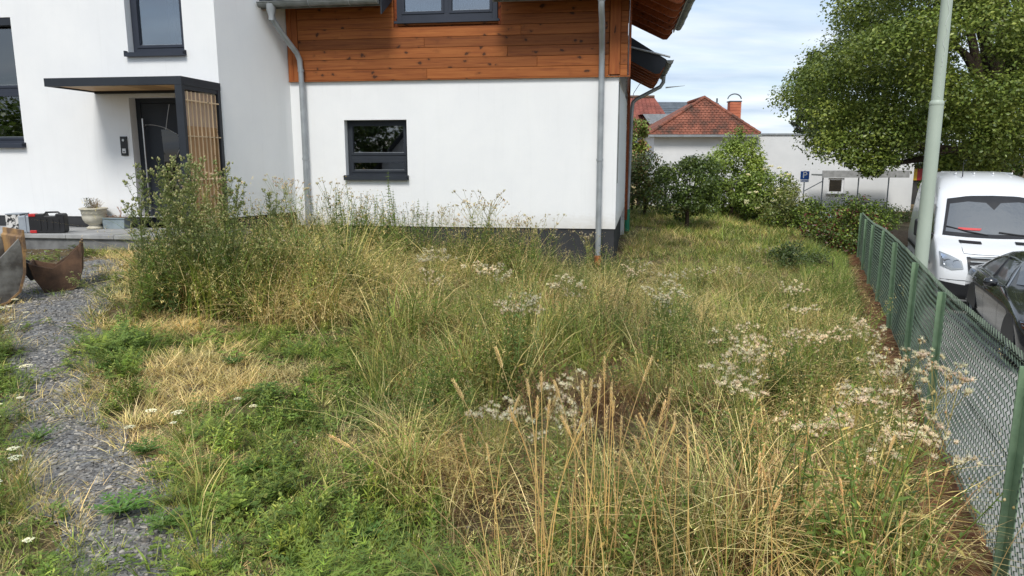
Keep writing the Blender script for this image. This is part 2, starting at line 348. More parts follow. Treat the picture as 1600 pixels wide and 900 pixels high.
mb = MB(); mb.v = V; mb.f = [tuple(reversed(f)) for f in Fq]; tag(mb.build('ground', 'ground_soil', smooth=True), kind='structure')
# road sheet, with far kerb and pavement
mb = MB(); ru = list(np.arange(-20, 21.1, 1)); rw = [.05, 1, 3, 6.5]
mb.v = [(*FP(u, w), road_z(*FP(u, w))) for u in ru for w in rw]
mb.f = [(i*4+j, (i+1)*4+j, (i+1)*4+j+1, i*4+j+1) for i in range(len(ru)-1) for j in range(3)]; mb.f = [tuple(reversed(f)) for f in mb.f]
tag(mb.build('road', 'asphalt', smooth=True), kind='structure')
mb = MB()
for u0, u1 in zip(ru, ru[1:]):
    for (w0, w1, dz) in ((6.5, 6.62, .12), (6.62, 8.6, .115)):
        c = [(*FP(u, w), road_z(*FP(u, w))) for u, w in ((u0, w0), (u1, w0), (u1, w1), (u0, w1))]
        mb.add([(x, y, z-.1) for x, y, z in c]+[(x, y, z+dz) for x, y, z in c], [(4, 7, 6, 5), (0, 1, 5, 4), (2, 3, 7, 6)])
tag(mb.build('pavement', 'paving'), kind='structure')
# retaining wall with brick-on-edge coping
rwall = empty('retaining_wall', (*FP(0), -.16), 0, 'low mossy brick retaining wall under the green chain-link fence', 'wall')
def rel(o, p): return (p[0]-o.location.x, p[1]-o.location.y, p[2]-o.location.z)
mb = MB(); uu = list(np.arange(-9, 14.1, .5))
for w in (-.21, .055):
    for u in uu:
        x, y = FP(u, w); t = ftop(u)-.055; mb.v += [rel(rwall, (x, y, -1.4)), rel(rwall, (x, y, t))]
n = len(uu)
for i in range(n-1):
    a, b = 2*i, 2*n+2*i; mb.f += [(a, a+1, a+3, a+2), (b, b+2, b+3, b+1), (a+1, b+1, b+3, a+3)]
mb.f += [(0, 2*n, 2*n+1, 1)]
mb.build('footing', 'concrete_side', rwall)
ang = math.atan2(FD.y, FD.x)
bm_ = []
for k in range(5):
    m = MB(); rr = random.Random(k); j = lambda: rr.uniform(-.007, .007)
    lo = [(-.036+j(), -.14, -.05), (.036+j(), -.14, -.05), (.036+j(), .14, -.05), (-.036+j(), .14, -.05)]
    md = [(-.036+j(), -.14+j(), .012+j()), (.036+j(), -.14+j(), .012+j()), (.036+j(), .14+j(), .012+j()), (-.036+j(), .14+j(), .012+j())]
    tp = [(-.024+j(), -.125+j(), .026+j()), (.024+j(), -.125+j(), .026+j()), (.024+j(), .125+j(), .026+j()), (-.024+j(), .125+j(), .026+j())]
    m.add(lo+md+tp, [(0, 1, 5, 4), (1, 2, 6, 5), (2, 3, 7, 6), (3, 0, 4, 7), (4, 5, 9, 8), (5, 6, 10, 9), (6, 7, 11, 10), (7, 4, 8, 11), (8, 9, 10, 11)])
    bm_.append(m)
protos = []
u = -4.6; i = 0
while u < 13.5:
    if i < 5: o = bm_[i].build('coping_brick', 'mossy_brick', rwall); protos.append(o)
    else: o = protos[random.randrange(5)].copy(); COL.objects.link(o)
    o.location = rel(rwall, (*FP(u, -.08+random.uniform(-.012, .012)), ftop(u)-.012+random.uniform(-.012, .008))); o.rotation_euler = (random.uniform(-.05, .05), random.uniform(-.08, .08), ang+random.uniform(-.06, .06)); o.scale = (1, 1, 1)
    u += .083; i += 1
# ---------------------------------------------------------------- fence
FP0 = FP
def FP(u, w=0):
    return FP0(u, w+.025*max(0, -1.7-u))
fence = empty('chain_link_fence', (*FP(0), -.16), 0, 'green chain-link fence with angle-iron posts between meadow and street', 'fence')
FH = 1.05; post_u = [-5.9, -3.78, -1.69, 0, 1.96, 4.1, 6.4, 8.7, 11.1]
pm = MB(); pm.box(-.026, .026, -.003, .003, 0, FH+.03).box(.020, .026, .003, .036, 0, FH+.03)
pp = None
for u in post_u:
    if pp is None: o = pp = pm.build('post', 'fence_green', fence)
    else: o = pp.copy(); COL.objects.link(o)
    o.location = rel(fence, (*FP(u, -.012), ftop(u)-.04)); o.rotation_euler = (random.uniform(-.015, .015), random.uniform(-.012, .012), ang+R(18) + random.uniform(-.1, .1))
mb = MB(); step = .046; wst = .052; nz_ = int(FH/(step/2)) ; k = 0
us_ = np.arange(-6.6, 11.15, wst)
for i, u in enumerate(us_):       # each woven wire zigzags up the fence beside its neighbour
    pts = []; sg = 1
    for j in range(nz_):
        uu_ = u+(wst/2 if j % 2 else -wst/2)*1.0; z = ftop(u)+.02+j*step/2
        wob = .004*math.sin(u*7+j*.3)
        x, y = FP(uu_, wob+(.002 if j % 2 else -.002)); pts.append(Vector(rel(fence, (x, y, z))))
    tipx = FP(u + (step*.25), .0); pts.append(Vector(rel(fence, (*tipx, ftop(u)+.02+nz_*step/2+.012))))
    r = .0031 if u < 2 else .0029; b0 = len(mb.v)
    for p in pts:
        mb.v += [tuple(p+Vector((FD.x*r, FD.y*r, 0))), tuple(p+Vector((-FD.x*r*.5+FN.x*r, -FD.y*r*.5+FN.y*r, 0))), tuple(p+Vector((-FD.x*r*.5-FN.x*r, -FD.y*r*.5-FN.y*r, 0)))]
    for q in range(len(pts)-1):
        a = b0+q*3; mb.f += [(a, a+1, a+4, a+3), (a+1, a+2, a+5, a+4), (a+2, a, a+3, a+5)]
tag(mb.build('woven_wire', 'wire_green', fence), kind='stuff')
for zz in (.06, .55, FH-.03):
    mb = MB(); mb.tube([rel(fence, (*FP(u, .004), ftop(u)+zz)) for u in np.arange(-6.6, 11.2, .8)], .0024, 5); mb.build('tension_wire', 'wire_green', fence)

# ---------------------------------------------------------------- white house (local frame: x along the facade, y into the house)
house = empty('white_house', (1.92, 12.5, 0), R(-8.4), 'white rendered house with orange timber cladding above a dark grey plinth', 'house')
def HW(a, b, z):
    c, s_ = math.cos(R(8.4)), math.sin(R(8.4)); return (1.92+a*c+b*s_, 12.5-a*s_+b*c, z)
def wall_panel(a0, a1, z0, z1, b, holes, depth=.16):
    m = MB(); xs = sorted({a0, a1, *[h[0] for h in holes], *[h[1] for h in holes]}); zs = sorted({z0, z1, *[h[2] for h in holes], *[h[3] for h in holes]})
    for x0, x1 in zip(xs, xs[1:]):
        for q0, q1 in zip(zs, zs[1:]):
            cx, cz = (x0+x1)/2, (q0+q1)/2
            if any(h[0] < cx < h[1] and h[2] < cz < h[3] for h in holes): continue
            m.add([(x0, b, q0), (x1, b, q0), (x1, b, q1), (x0, b, q1)], [(0, 1, 2, 3)])
    for h in holes:
        x0, x1, q0, q1 = h[:4]; d = b+depth
        m.add([(x0, b, q0), (x0, b, q1), (x0, d, q1), (x0, d, q0)], [(0, 1, 2, 3)]); m.add([(x1, b, q0), (x1, b, q1), (x1, d, q1), (x1, d, q0)], [(3, 2, 1, 0)])
        m.add([(x0, b, q1), (x1, b, q1), (x1, d, q1), (x0, d, q1)], [(0, 1, 2, 3)]); m.add([(x0, b, q0), (x1, b, q0), (x1, d, q0), (x0, d, q0)], [(3, 2, 1, 0)])
    return m
def room(a0, a1, z0, z1, b, depth, mat='room_dark'):
    e = .25; m = MB(); x0, x1, q0, q1, d = a0-e, a1+e, z0-.1, z1+.1, b+depth
    m.add([(x0, b, q0), (x1, b, q0), (x1, b, q1), (x0, b, q1), (x0, d, q0), (x1, d, q0), (x1, d, q1), (x0, d, q1)], [(4, 5, 6, 7), (0, 4, 7, 3), (1, 2, 6, 5), (3, 7, 6, 2), (0, 1, 5, 4)])
    return m.build('room', mat, house)
def window(a0, a1, z0, z1, b, muls=(), trans=(), fr=.07, mat='frame_blue', gl='glass', sill=True, sash=True, sill_l=.03, label=None):
    m = MB(); d0, d1 = b, b+.07
    m.box(a0, a0+fr, d0, d1, z0, z1); m.box(a1-fr, a1, d0, d1, z0, z1); m.box(a0+fr, a1-fr, d0, d1, z0, z0+fr+.02); m.box(a0+fr, a1-fr, d0, d1, z1-fr, z1)
    xs = [a0+fr]+[v for mu in muls for v in (mu-.045, mu+.045)]+[a1-fr]; zs = [z0+fr+.02]+[v for tr in trans for v in (tr-.045, tr+.045)]+[z1-fr]
    for mu in muls: m.box(mu-.045, mu+.045, d0, d1, z0+fr+.02, z1-fr)
    for tr in trans:
        for i in range(0, len(xs), 2): m.box(xs[i], xs[i+1], d0, d1, tr-.045, tr+.045)
    o = m.build('window', mat, house, bevel=.004)
    if label: o['label'] = label
    for i in range(0, len(xs), 2):
        for j in range(0, len(zs), 2):
            x0, x1, q0, q1 = xs[i], xs[i+1], zs[j], zs[j+1]
            if sash:
                s_ = MB(); w_ = .045
                s_.box(x0, x0+w_, d0-.012, d0+.05, q0, q1).box(x1-w_, x1, d0-.012, d0+.05, q0, q1).box(x0+w_, x1-w_, d0-.012, d0+.05, q0, q0+w_).box(x0+w_, x1-w_, d0-.012, d0+.05, q1-w_, q1)
                s_.build('sash', mat, o, bevel=.003); x0 += w_; x1 -= w_; q0 += w_; q1 -= w_
            MB().box(x0, x1, d0+.03, d0+.038, q0, q1).build('pane', gl, o)
            MB().box(x0, x1, d0+.022, d0+.030, q0-.004, q0+.008).build('glazing_bead', 'steel', o)
    if sill:
        s_ = MB(); f_ = b-.215; s_.add([(a0-sill_l, f_, z0+.004), (a1+sill_l, f_, z0+.004), (a1+sill_l, b+.01, z0+.03), (a0-sill_l, b+.01, z0+.03), (a0-sill_l, f_, z0-.06), (a1+sill_l, f_, z0-.06), (a1+sill_l, b+.01, z0-.04), (a0-sill_l, b+.01, z0-.04)],
               [(0, 1, 2, 3), (7, 6, 5, 4), (4, 5, 1, 0), (5, 6, 2, 1), (7, 4, 0, 3), (6, 7, 3, 2)])
        for x in (a0-sill_l, a1+sill_l-.02): s_.box(x, x+.02, f_, b-.002, z0-.036, z0+.03)
        s_.build('sill', mat, o)
    return o
# main facade, ground floor
SW = (-4.97, -3.82, 1.50, 2.50)
wall_panel(-5.955, -.135, .62, 3.2, 0, [SW]).build('wall', 'stucco', house)
wall_panel(-5.955, 0, 3.2, 5.9, .01, [(-3.93, -2.18, 4.14, 5.5)], .14).build('wall', 'clad_timber_deep', house)
MB().add([(-.135, 0, .62), (.05, 6.0, .62), (.05, 6.0, 3.2), (-.135, 0, 3.2)], [(0, 1, 2, 3)]).build('wall', 'stucco', house)
MB().box(.0, .13, 6.0, 6.2, .3, 4.6).build('corner_board', 'clad_timber_deep', house)
MB().box(-5.975, -.155, .02, .3, -1.2, .62).build('plinth', 'plinth', house)
MB().add([(-.155, .02, -1.2), (.03, 9, -1.2), (.03, 9, .62), (-.155, .02, .62)], [(0, 1, 2, 3)]).build('plinth', 'plinth', house)
MB().box(-.2, .06, 6.0, 9.5, -.5, 4.2).build('wall', 'stucco', house)
MB().box(-.13, -.11, .2, .23, 1.4, 3.1).build('lightning_cable', 'zinc_dark', house)
window(*SW, .14, trans=(1.84,), fr=.055, mat='anthracite', gl='glass_dark', sill_l=.02, label='small anthracite window in the plain white wall')
room(*SW, .3, 1.1)
# timber cladding
zrow = 3.185; row = 0
while zrow < 5.55:
    h_ = .172; cuts = [-5.745]; x = -5.745
    while x < -1.6:
        x += random.uniform(1.2, 5.4)
        if x < -1.3: cuts.append(x)
    cuts.append(-.305)
    for c0, c1 in zip(cuts, cuts[1:]):
        segs = [(c0, c1)]
        if zrow+h_ > 4.06:
            segs = []
            for q0, q1 in ((c0, min(c1, -3.99)), (max(c0, -2.12), c1)):
                if q1-q0 > .05: segs.append((q0, q1))
        for q0, q1 in segs:
            MB().bev(q0+.0015, q1-.0015, -.046+random.uniform(-.0015, .0015), -.02, zrow, zrow+h_-.004, .004).build('cladding_board', 'clad_timber', house)
    MB().bev(-.118, .0, -.046, -.02, zrow, zrow+h_-.004, .004).build('cladding_board', 'clad_timber', house)
    m = MB().bev(0, 3.2, 0, .03, zrow, zrow+h_-.007, .006); m.v = [(.055-y, x-.04, z) for x, y, z in m.v]; m.build('cladding_board', 'clad_timber_deep', house)
    zrow += h_; row += 1
MB().bev(-3.93, -2.18, -.046, -.02, 4.09-.02, 4.12, .006).build('cladding_board', 'clad_timber', house)
for a0, a1, b0 in ((-5.95, -5.86, -.046), (-5.857, -5.752, -.052), (-.298, -.122, -.075)):
    MB().bev(a0, a1, b0, -.02, 3.18 if a0 < -1 else 3.2, 5.6, .006).build('corner_post', 'clad_timber_upright', house)
MB().box(-5.95, .05, -.055, -.002, 3.165, 3.182).build('drip_board', 'clad_timber', house)
window(-3.93, -2.18, 4.14, 5.5, -.05, muls=(-3.055,), fr=.09, sill=False, label='dark blue two-light window under the eaves')
MB().box(-3.97, -2.14, -.10, -.05, 4.10, 4.138).build('window_ledge', 'frame_blue', house)
room(-3.93, -2.18, 4.14, 5.5, .06, 1.0)
for a0, a1 in ((-3.8, -3.12), (-2.95, -2.3)):
    m = MB(); n = 40
    for i in range(n+1):
        x = a0+(a1-a0)*i/n; y = .10+.02*math.sin(i*1.9)+.01*math.sin(i*.7); m.v += [(x, y, 4.2), (x, y, 5.45)]
    m.f = [(2*i, 2*i+2, 2*i+3, 2*i+1) for i in range(n)]; m.build('curtain', 'curtain', house, smooth=True)
# left wing
LWIN = (-11.5, -10.01, 2.06, 4.10); UWIN = (-7.95, -6.97, 3.49, 5.2); DOOR = (-8.02, -6.82, .70, 2.80)
wall_panel(-14.5, -6.42, .86, 6.5, -1.56, [LWIN, UWIN, (DOOR[0], DOOR[1], .86, DOOR[3])], .2).build('wall', 'stucco', house)
MB().add([(-6.42, -1.56, .86), (-5.955, 0, .86), (-5.955, 0, 6.5), (-6.42, -1.56, 6.5)], [(0, 1, 2, 3)]).build('wall', 'stucco', house)
MB().box(-14.5, DOOR[0]-.01, -1.545, -1.2, -.6, .86).build('plinth', 'plinth', house)
MB().box(DOOR[1]+.01, -6.44, -1.545, -1.2, -.6, .86).build('plinth', 'plinth', house)
MB().add([(-6.44, -1.545, -.8), (-5.975, .01, -.8), (-5.975, .01, .86), (-6.44, -1.545, .86)], [(0, 1, 2, 3)]).build('plinth', 'plinth', house)
MB().add([(-14.5, -1.5, 6.5), (-5.95, -1.5, 6.5), (-5.95, 6, 6.5), (-14.5, 6, 6.5)], [(0, 1, 2, 3)]).build('ceiling', 'stucco', house)
window(*LWIN, -1.42, trans=(2.95,), fr=.06, gl='glass_clear', label='tall window at the left edge with tulips behind the lower pane')
MB().box(LWIN[0]-.0, LWIN[1], -1.56+.01, -1.43, 3.98, 4.09).build('shutter_box', 'anthracite', house)
window(*UWIN, -1.42, fr=.075, label='upper window above the entrance canopy')
for r_ in (LWIN, UWIN): room(*r_, -1.3, 1.6)
m = MB(); n = 50
for i in range(n+1):
    x = -7.34+.3*i/n; y = -1.2+.03*math.sin(i*1.7)+.015*math.sin(i*.6); m.v += [(x, y, 3.62), (x, y, 5.1)]
m.f = [(2*i, 2*i+2, 2*i+3, 2*i+1) for i in range(n)]; m.build('curtain', 'curtain', house, smooth=True)
# door
dm = MB(); a0, a1, z0, z1 = DOOR; bb = -1.40
dm.box(a0, a0+.08, bb, bb+.08, z0, z1).box(a1-.08, a1, bb, bb+.08, z0, z1).box(a0+.08, a1-.08, bb, bb+.08, z1-.08, z1)
door = dm.build('door', 'anthracite', house, bevel=.004)
MB().box(a0+.083, a1-.083, bb+.012, bb+.06, z0+.02, z1-.083).build('door_leaf', 'anthracite', door, bevel=.003)
MB().tube([(a0+.145, bb-.06, .95), (a0+.145, bb-.06, 2.47)], .016, 12).tube([(a0+.145, bb-.06, 1.1), (a0+.145, bb+.02, 1.1)], .01, 8).tube([(a0+.145, bb-.06, 2.35), (a0+.145, bb+.02, 2.35)], .01, 8).build('handle', 'steel', door, smooth=True)
arc = [(-7.60+.30*math.sin(t)*1.0-.0, bb+.008, 1.25+1.15*(1-(1-math.cos(t))*.0)) for t in (0,)]
cur1 = [(-7.90+.02+.75*t, bb+.010, 2.37+.06*t-.36*t*t) for t in np.linspace(0, .92, 14)]      # arc falling to the right
cur2 = [(-7.60+.18*t**1.7, bb+.010, 1.55+1.15*t) for t in np.linspace(0, 1, 14)]              # long rising curve
cur3 = [(-7.52+.33*t**1.6, bb+.010, 1.30+.87*t) for t in np.linspace(0, 1, 14)]
MB().tube(cur1, .006, 6).tube(cur2, .006, 6).tube(cur3, .006, 6).build('inlay', 'steel', door, smooth=True)
poly = [(p[0]+.01, p[2]) for p in cur2 if p[2] < 2.28][::-1]+[(p[0], p[2]) for p in cur3 if p[2] > 1.32]+[(-7.35, 2.24)]
poly = [(-7.60, 2.30), (-7.585, 1.9), (-7.60, 1.5), (-7.59, 1.2), (-7.46, 1.2), (-7.43, 1.5), (-7.36, 1.85), (-7.25, 2.14), (-7.36, 2.24), (-7.48, 2.29)]
MB().prism(poly, bb+.004, bb+.02).build('pane', 'door_glass', door)
MB().box(a0-.1, a1+.1, bb+.2, bb+.25, .6, 2.9).build('room', 'room_dark', house)
# roof: front slope with a gap at the dormer, right slope, soffits, gutters, rafters
m = MB(); e = 4.46; sl_ = math.tan(R(38))
def rz(b): return e+(b+.62)*sl_
for a0, a1 in ((-6.15, -4.03), (-2.16, .0)):
    m.add([(a0, -.62, e), (a1, -.62, e), (a1, 2.6, rz(2.6)), (a0, 2.6, rz(2.6)), (a0, -.62, e-.06), (a1, -.62, e-.06), (a1, 2.6, rz(2.6)-.06), (a0, 2.6, rz(2.6)-.06)], [(0, 1, 2, 3), (7, 6, 5, 4), (4, 5, 1, 0), (5, 6, 2, 1), (7, 4, 0, 3)])
m.add([(-6.15, 1.3, rz(1.3)+.02), (.9, 1.3, rz(1.3)+.02), (.9, 4.6, rz(4.6)), (-6.15, 4.6, rz(4.6))], [(0, 1, 2, 3)])
m.build('roof', 'dark_slate', house)
m = MB(); er = 4.50
m.add([(.0, -.62, er), (.93, -.62, er-.02), (.93, 3.0, er-.02), (.0, 3.0, er+.55), (.0, -.62, er+.5)], [(4, 1, 2, 3)])
m.add([(.0, -.62, er+.44), (.93, -.62, er-.08), (.93, 3.0, er-.08), (.0, 3.0, er+.44), (.0, -.62, er+.5), (.93, -.62, er-.02), (.93, 3.0, er-.02), (.0, 3.0, er+.5)], [(0, 3, 2, 1), (0, 1, 5, 4), (3, 7, 6, 2), (1, 2, 6, 5)])
m.build('roof', 'clad_timber_deep', house)
b = -.55
while b < 3.02:
    m = MB(); prof = [(.0, er+.40), (.0, er+.06), (.72, er-.29), (.80, er-.29), (.90, er-.17), (.90, er-.09)]
    m.prism(prof, b, b+.09); m.build('rafter', 'clad_timber_deep', house); b += .58
b = -.6
for i in range(20):     # sheathing boards between the rafters, running along the eave
    m = MB(); x0 = .03+i*.045; z0_ = er+.44-x0*.56-.022
    if x0 > .88: break
    m.box(x0, x0+.041, -.6, 3.0, z0_-.012, z0_); m.build('soffit_board', 'clad_timber_deep', house)
def gutter(pts, r=.075, name='gutter', mat='zinc_dark', down=(0, 0, -1), parent=None):
    m = MB(); pts = [Vector(p) for p in pts]; k = 0; n = 9
    for p0, p1 in zip(pts, pts[1:]):
        d = (p1-p0).normalized(); sd_ = d.cross(Vector((0, 0, 1))).normalized()
        for rr_ in (r, r-.006):
            b0 = len(m.v)
            for p in (p0, p1):
                for j in range(n):
                    a = math.pi*j/(n-1); m.v.append(tuple(p+sd_*math.cos(a)*rr_+Vector((0, 0, -math.sin(a)*rr_))))
            for j in range(n-1): m.f.append((b0+j, b0+j+1, b0+n+j+1, b0+n+j))
        for p in (p0, p1):
            b0 = len(m.v); m.v += [tuple(p+sd_*math.cos(math.pi*j/(n-1))*r+Vector((0, 0, -math.sin(math.pi*j/(n-1))*r))) for j in range(n)]; m.f.append(tuple(range(b0, b0+n)))
        for sgn in (1,-1): m.tube([p0+sd_*r*sgn, p1+sd_*r*sgn], .009, 6)
    o = m.build(name, mat, parent or house, smooth=False); L = (pts[-1]-pts[0]).length; nb = int(L/.75)
    bm2 = MB()
    for i in range(nb+1):
        p = pts[0]+(pts[-1]-pts[0])*((i+.3)/(nb+1)); d = (pts[-1]-pts[0]).normalized(); sd_ = d.cross(Vector((0, 0, 1))).normalized()
        bm2.tube([p+sd_*math.cos(math.pi*j/8)*(r+.004)+Vector((0, 0, -math.sin(math.pi*j/8)*(r+.004))) for j in range(9)], .006, 5)
    tag(bm2.build('gutter_bracket', 'zinc', o), kind='stuff')
    return o
gutter([(-6.13, -.66, 4.385), (-4.05, -.66, 4.385)])
gutter([(-2.17, -.66, 4.385), (.86, -.66, 4.385)])
gutter([(1.01, -.62, 4.44), (1.01, 2.95, 4.44)])
MB().box(-6.13, -4.05, -.585, -.56, 4.3, 4.44).build('fascia', 'zinc_dark', house)
MB().box(-2.17, .95, -.585, -.56, 4.3, 4.44).build('fascia', 'zinc_dark', house)
MB().box(.915, .935, -.62, 3.0, 4.34, 4.47).build('fascia', 'zinc', house)
MB().prism([(-.62, 4.16), (.0, 4.5), (0, 5.1), (-.62, 4.52)], 0, .02, Matrix(((0, 1, 0), (1, 0, 0), (0, 0, 1)))).build('verge_panel', 'anthracite', house, loc=(-4.03, 0, 0))
for a0, a1 in ((-6.1, -4.05), (-2.15, -.02)):
    for i in range(7): MB().box(a0, a1, -.56+i*.078, -.56+i*.078+.072, e-.075+i*.0609, e-.063+i*.0609).build('soffit_board', 'clad_timber', house)
# roof tiles along the visible eave edge
tp = None
for a0, a1 in ((-6.12, -4.06), (-2.14, .8)):
    a = a0
    while a < a1-.1:
        if tp is None:
            tm = MB(); 
            for j in range(7):
                t = j/6; zc = .03*math.sin(t*math.pi*2); tm.v += [(.22*t, 0, zc), (.22*t, .4, zc+.4*sl_), (.22*t, 0, zc-.02)]
            tm.f = [(3*j, 3*j+3, 3*j+4, 3*j+1) for j in range(6)]+[(3*j+2, 3*j+5, 3*j+3, 3*j) for j in range(6)]
            tp = o = tm.build('roof_tile', 'rust_brown', house)
        else: o = tp.copy(); COL.objects.link(o)
        o.location = (a, -.67, e+.03); a += .205
# downpipes
def pipe(name, pts, r, mat='zinc', collars=(), parent=None, base=None):
    o = MB().tube(pts, r, 14).build(name, mat, parent or house, smooth=True)
    for c in collars:
        MB().tube([(c[0], c[1], c[2]-.02), (c[0], c[1], c[2]+.02)], r+.008, 14).tube([(c[0], c[1], c[2]), (c[0], c[1]+.1, c[2])], .006, 6).build('pipe_clip', 'zinc', o, smooth=False)
    return o
d1 = pipe('downpipe', [(-5.91, -.66, 4.32), (-5.91, -.66, 4.2), (-5.90, -.62, 4.10), (-5.80, -.35, 3.82), (-5.72, -.17, 3.64), (-5.70, -.11, 3.53), (-5.69, -.10, 3.3), (-5.69, -.10, -.2)], .048, collars=((-5.69, -.10, 1.82), (-5.69, -.10, 3.35)))
MB().lathe([(.085, 4.36), (.075, 4.25), (.05, 4.17), (.05, 4.1)], 14, (-5.91, -.66, 0)).build('hopper', 'zinc', d1, smooth=True)
d2 = pipe('downpipe', [(-.43, -.66, 4.32), (-.43, -.66, 4.24), (-.43, -.62, 4.15), (-.42, -.5, 3.98), (-.42, -.19, 3.66), (-.42, -.11, 3.52), (-.42, -.10, 3.3), (-.42, -.10, .16)], .050, collars=((-.42, -.10, 1.80),))
MB().lathe([(.07, 4.36), (.07, 4.28), (.052, 4.24)], 14, (-.43, -.66, 0)).build('hopper', 'zinc', d2, smooth=True)
MB().tube([(-.42, -.10, .17), (-.42, -.10, -.6)], .056, 14).build('drain_pipe', 'orange_pipe', d2, smooth=True)
# rear wing eave on the right side with its own gutter and pipe
m = MB(); z_ = 3.92; 
m.add([(0, 3.9, z_+.55), (.85, 3.9, z_+.02), (.85, 7.0, z_+.02), (0, 7.0, z_+.55), (0, 3.9, z_+.45), (.85, 3.9, z_-.06), (.85, 7.0, z_-.06), (0, 7.0, z_+.45)], [(0, 1, 2, 3), (4, 7, 6, 5), (4, 5, 1, 0), (5, 6, 2, 1), (7, 3, 2, 6)])
m.build('roof', 'dark_slate', house)
MB().prism([(0, z_+.05), (.62, z_-.28), (.72, z_-.28), (.84, z_-.1), (.84, z_+.02), (0, z_+.54)], 3.86, 3.895).build('verge_panel', 'anthracite', house)
b = 3.95
while b < 7.05:
    MB().prism([(0, z_+.4), (0, z_+.02), (.64, z_-.30), (.72, z_-.30), (.82, z_-.16), (.82, z_-.07)], b, b+.09).build('rafter', 'clad_timber_deep', house); b += .5
gutter([(.93, 3.88, z_-.0), (.93, 7.05, z_-.0)], .075)
MB().tube([(.0, 3.84, z_+.30), (.93, 3.84, z_+.06)], .022, 8).build('verge_flashing', 'zinc', house)
pipe('downpipe', [(.93, 6.2, z_-.07), (.93, 6.25, z_-.22), (.86, 6.27, z_-.33), (.28, 6.3, z_-.62), (.20, 6.3, z_-.70), (.18, 6.3, z_-.85), (.14, 6.3, .52)], .048, collars=((.14, 6.3, 2.0),))
MB().tube([(.14, 6.3, .55), (.14, 6.3, -.02)], .062, 14).build('drain_pipe', 'green_pipe', house, smooth=True)
MB().tube([(1.02, 6.8, 3.62), (1.5, 6.8, 3.66)], [.02, .004], 6).build('roof_rod', 'zinc', house)
m = MB(); m.tube([(.18, 6.9, 3.2), (.22, 6.9, 3.5), (.36, 6.9, 3.72), (.5, 6.9, 3.8)], .008, 5).build('cable', 'zinc', house)
# main house body behind (closes the volume)
MB().box(-14.4, -6.3, .0, 8.0, -.3, 6.45).build('wall', 'stucco', house)
MB().box(-5.9, -.16, 8.0, 8.2, -.5, 5.5).build('wall', 'stucco', house)

# ---------------------------------------------------------------- entrance canopy
can = empty('entrance_canopy', HW(0, 0, 0), R(-8.4), 'flat anthracite canopy with slatted wooden side screen over the front door', 'canopy')
CA0, CA1, CB = -8.62, -6.40, -2.62
m = MB(); m.box(CA0, CA1, CB, CB+.05, 2.88, 3.0).box(CA0, CA0+.05, CB+.05, -1.56, 2.88, 3.0).box(CA1-.05, CA1, CB+.05, -1.56, 2.88, 3.0).box(CA0+.05, CA1-.05, CB+.05, -1.56, 2.975, 2.99)
m.build('roof_frame', 'anthracite', can, bevel=.004)
MB().box(CA0+.05, CA1-.05, -1.63, -1.56, 2.86, 2.93).build('back_rail', 'anthracite', can)
x = CA0+.055
while x < CA1-.06:
    MB().box(x, min(x+.515, CA1-.055), CB+.055, -1.64, 2.90, 2.915).build('ceiling_board', 'canopy_timber', can); x += .52
MB().box(CA1-.115, CA1, CB, CB+.07, .66, 2.879).build('post', 'anthracite', can, bevel=.004)
MB().box(CA1-.06, CA1, -1.65, -1.57, .66, 2.879).build('post', 'anthracite', can, bevel=.004)
MB().box(CA1-.05, CA1-.01, CB+.07, -1.65, 2.82, 2.879).build('top_rail', 'anthracite', can)
for i in range(8):
    y = CB+.135+i*.108; MB().box(CA1-.022, CA1-.006, y, y+.014, .72, 2.80).build('slat', 'slat_timber', can)
for z in (2.66, 2.14, 1.5, .9): MB().box(CA1-.035, CA1-.031, CB+.08, -1.66, z, z+.018).box(CA1-.004, CA1+.008, CB+.08, -1.66, z, z+.018).build('cross_slat', 'slat_timber', can)
MB().box(CA1-.085, CA1-.065, CB+.08, -1.66, 2.30, 2.8).build('upper_panel', 'pink_panel', can)
MB().box(CA1-.088, CA1-.062, CB+.08, -1.66, .7, 2.30).build('lower_panel', 'copper_panel', can)
# porch slab
por = empty('porch', HW(0, 0, 0), R(-8.4), kind='structure'); x = -14.0; i = 0
while x < -6.0:
    w_ = .8; 
    for (b0, b1) in ((-2.78, -2.17), (-2.165, -1.56)):
        MB().bev(x, x+w_-.006, 0, 1, 0, 1).build('paving_slab', 'concrete', por); o = por.children[-1] if False else bpy.data.objects[-1] if False else None
    x += w_
for c in list(por.children): bpy.data.objects.remove(c)
x = -14.0
while x < -6.0:
    for b0, b1 in ((-2.78, -2.17), (-2.165, -1.56)): MB().box(x, x+.794, b0, b1-.006, .62, .68+random.uniform(-.003, .003)).build('paving_slab', 'concrete', por, bevel=.006)
    x += .8
MB().box(-14.0, -6.0, -2.74, -1.57, .3, .615).build('step_base', 'concrete_side', por)
# intercom
ic = empty('door_intercom', HW(-8.165, -1.56, 1.87), R(-8.4), 'slim black door intercom on the white wall left of the front door', 'intercom')
MB().box(-.06, .06, -.025, -.001, 0, .31).build('body', 'black_plastic', ic, bevel=.004)
MB().tube([(0, -.024, .25), (0, -.034, .25)], .02, 16).build('camera_lens', 'steel', ic)
MB().box(-.03, .03, -.03, -.024, .04, .115).build('name_plate', 'sign_white', ic)
MB().box(-.018, .018, -.033, -.0302, .055, .07).build('button', 'black_plastic', ic)
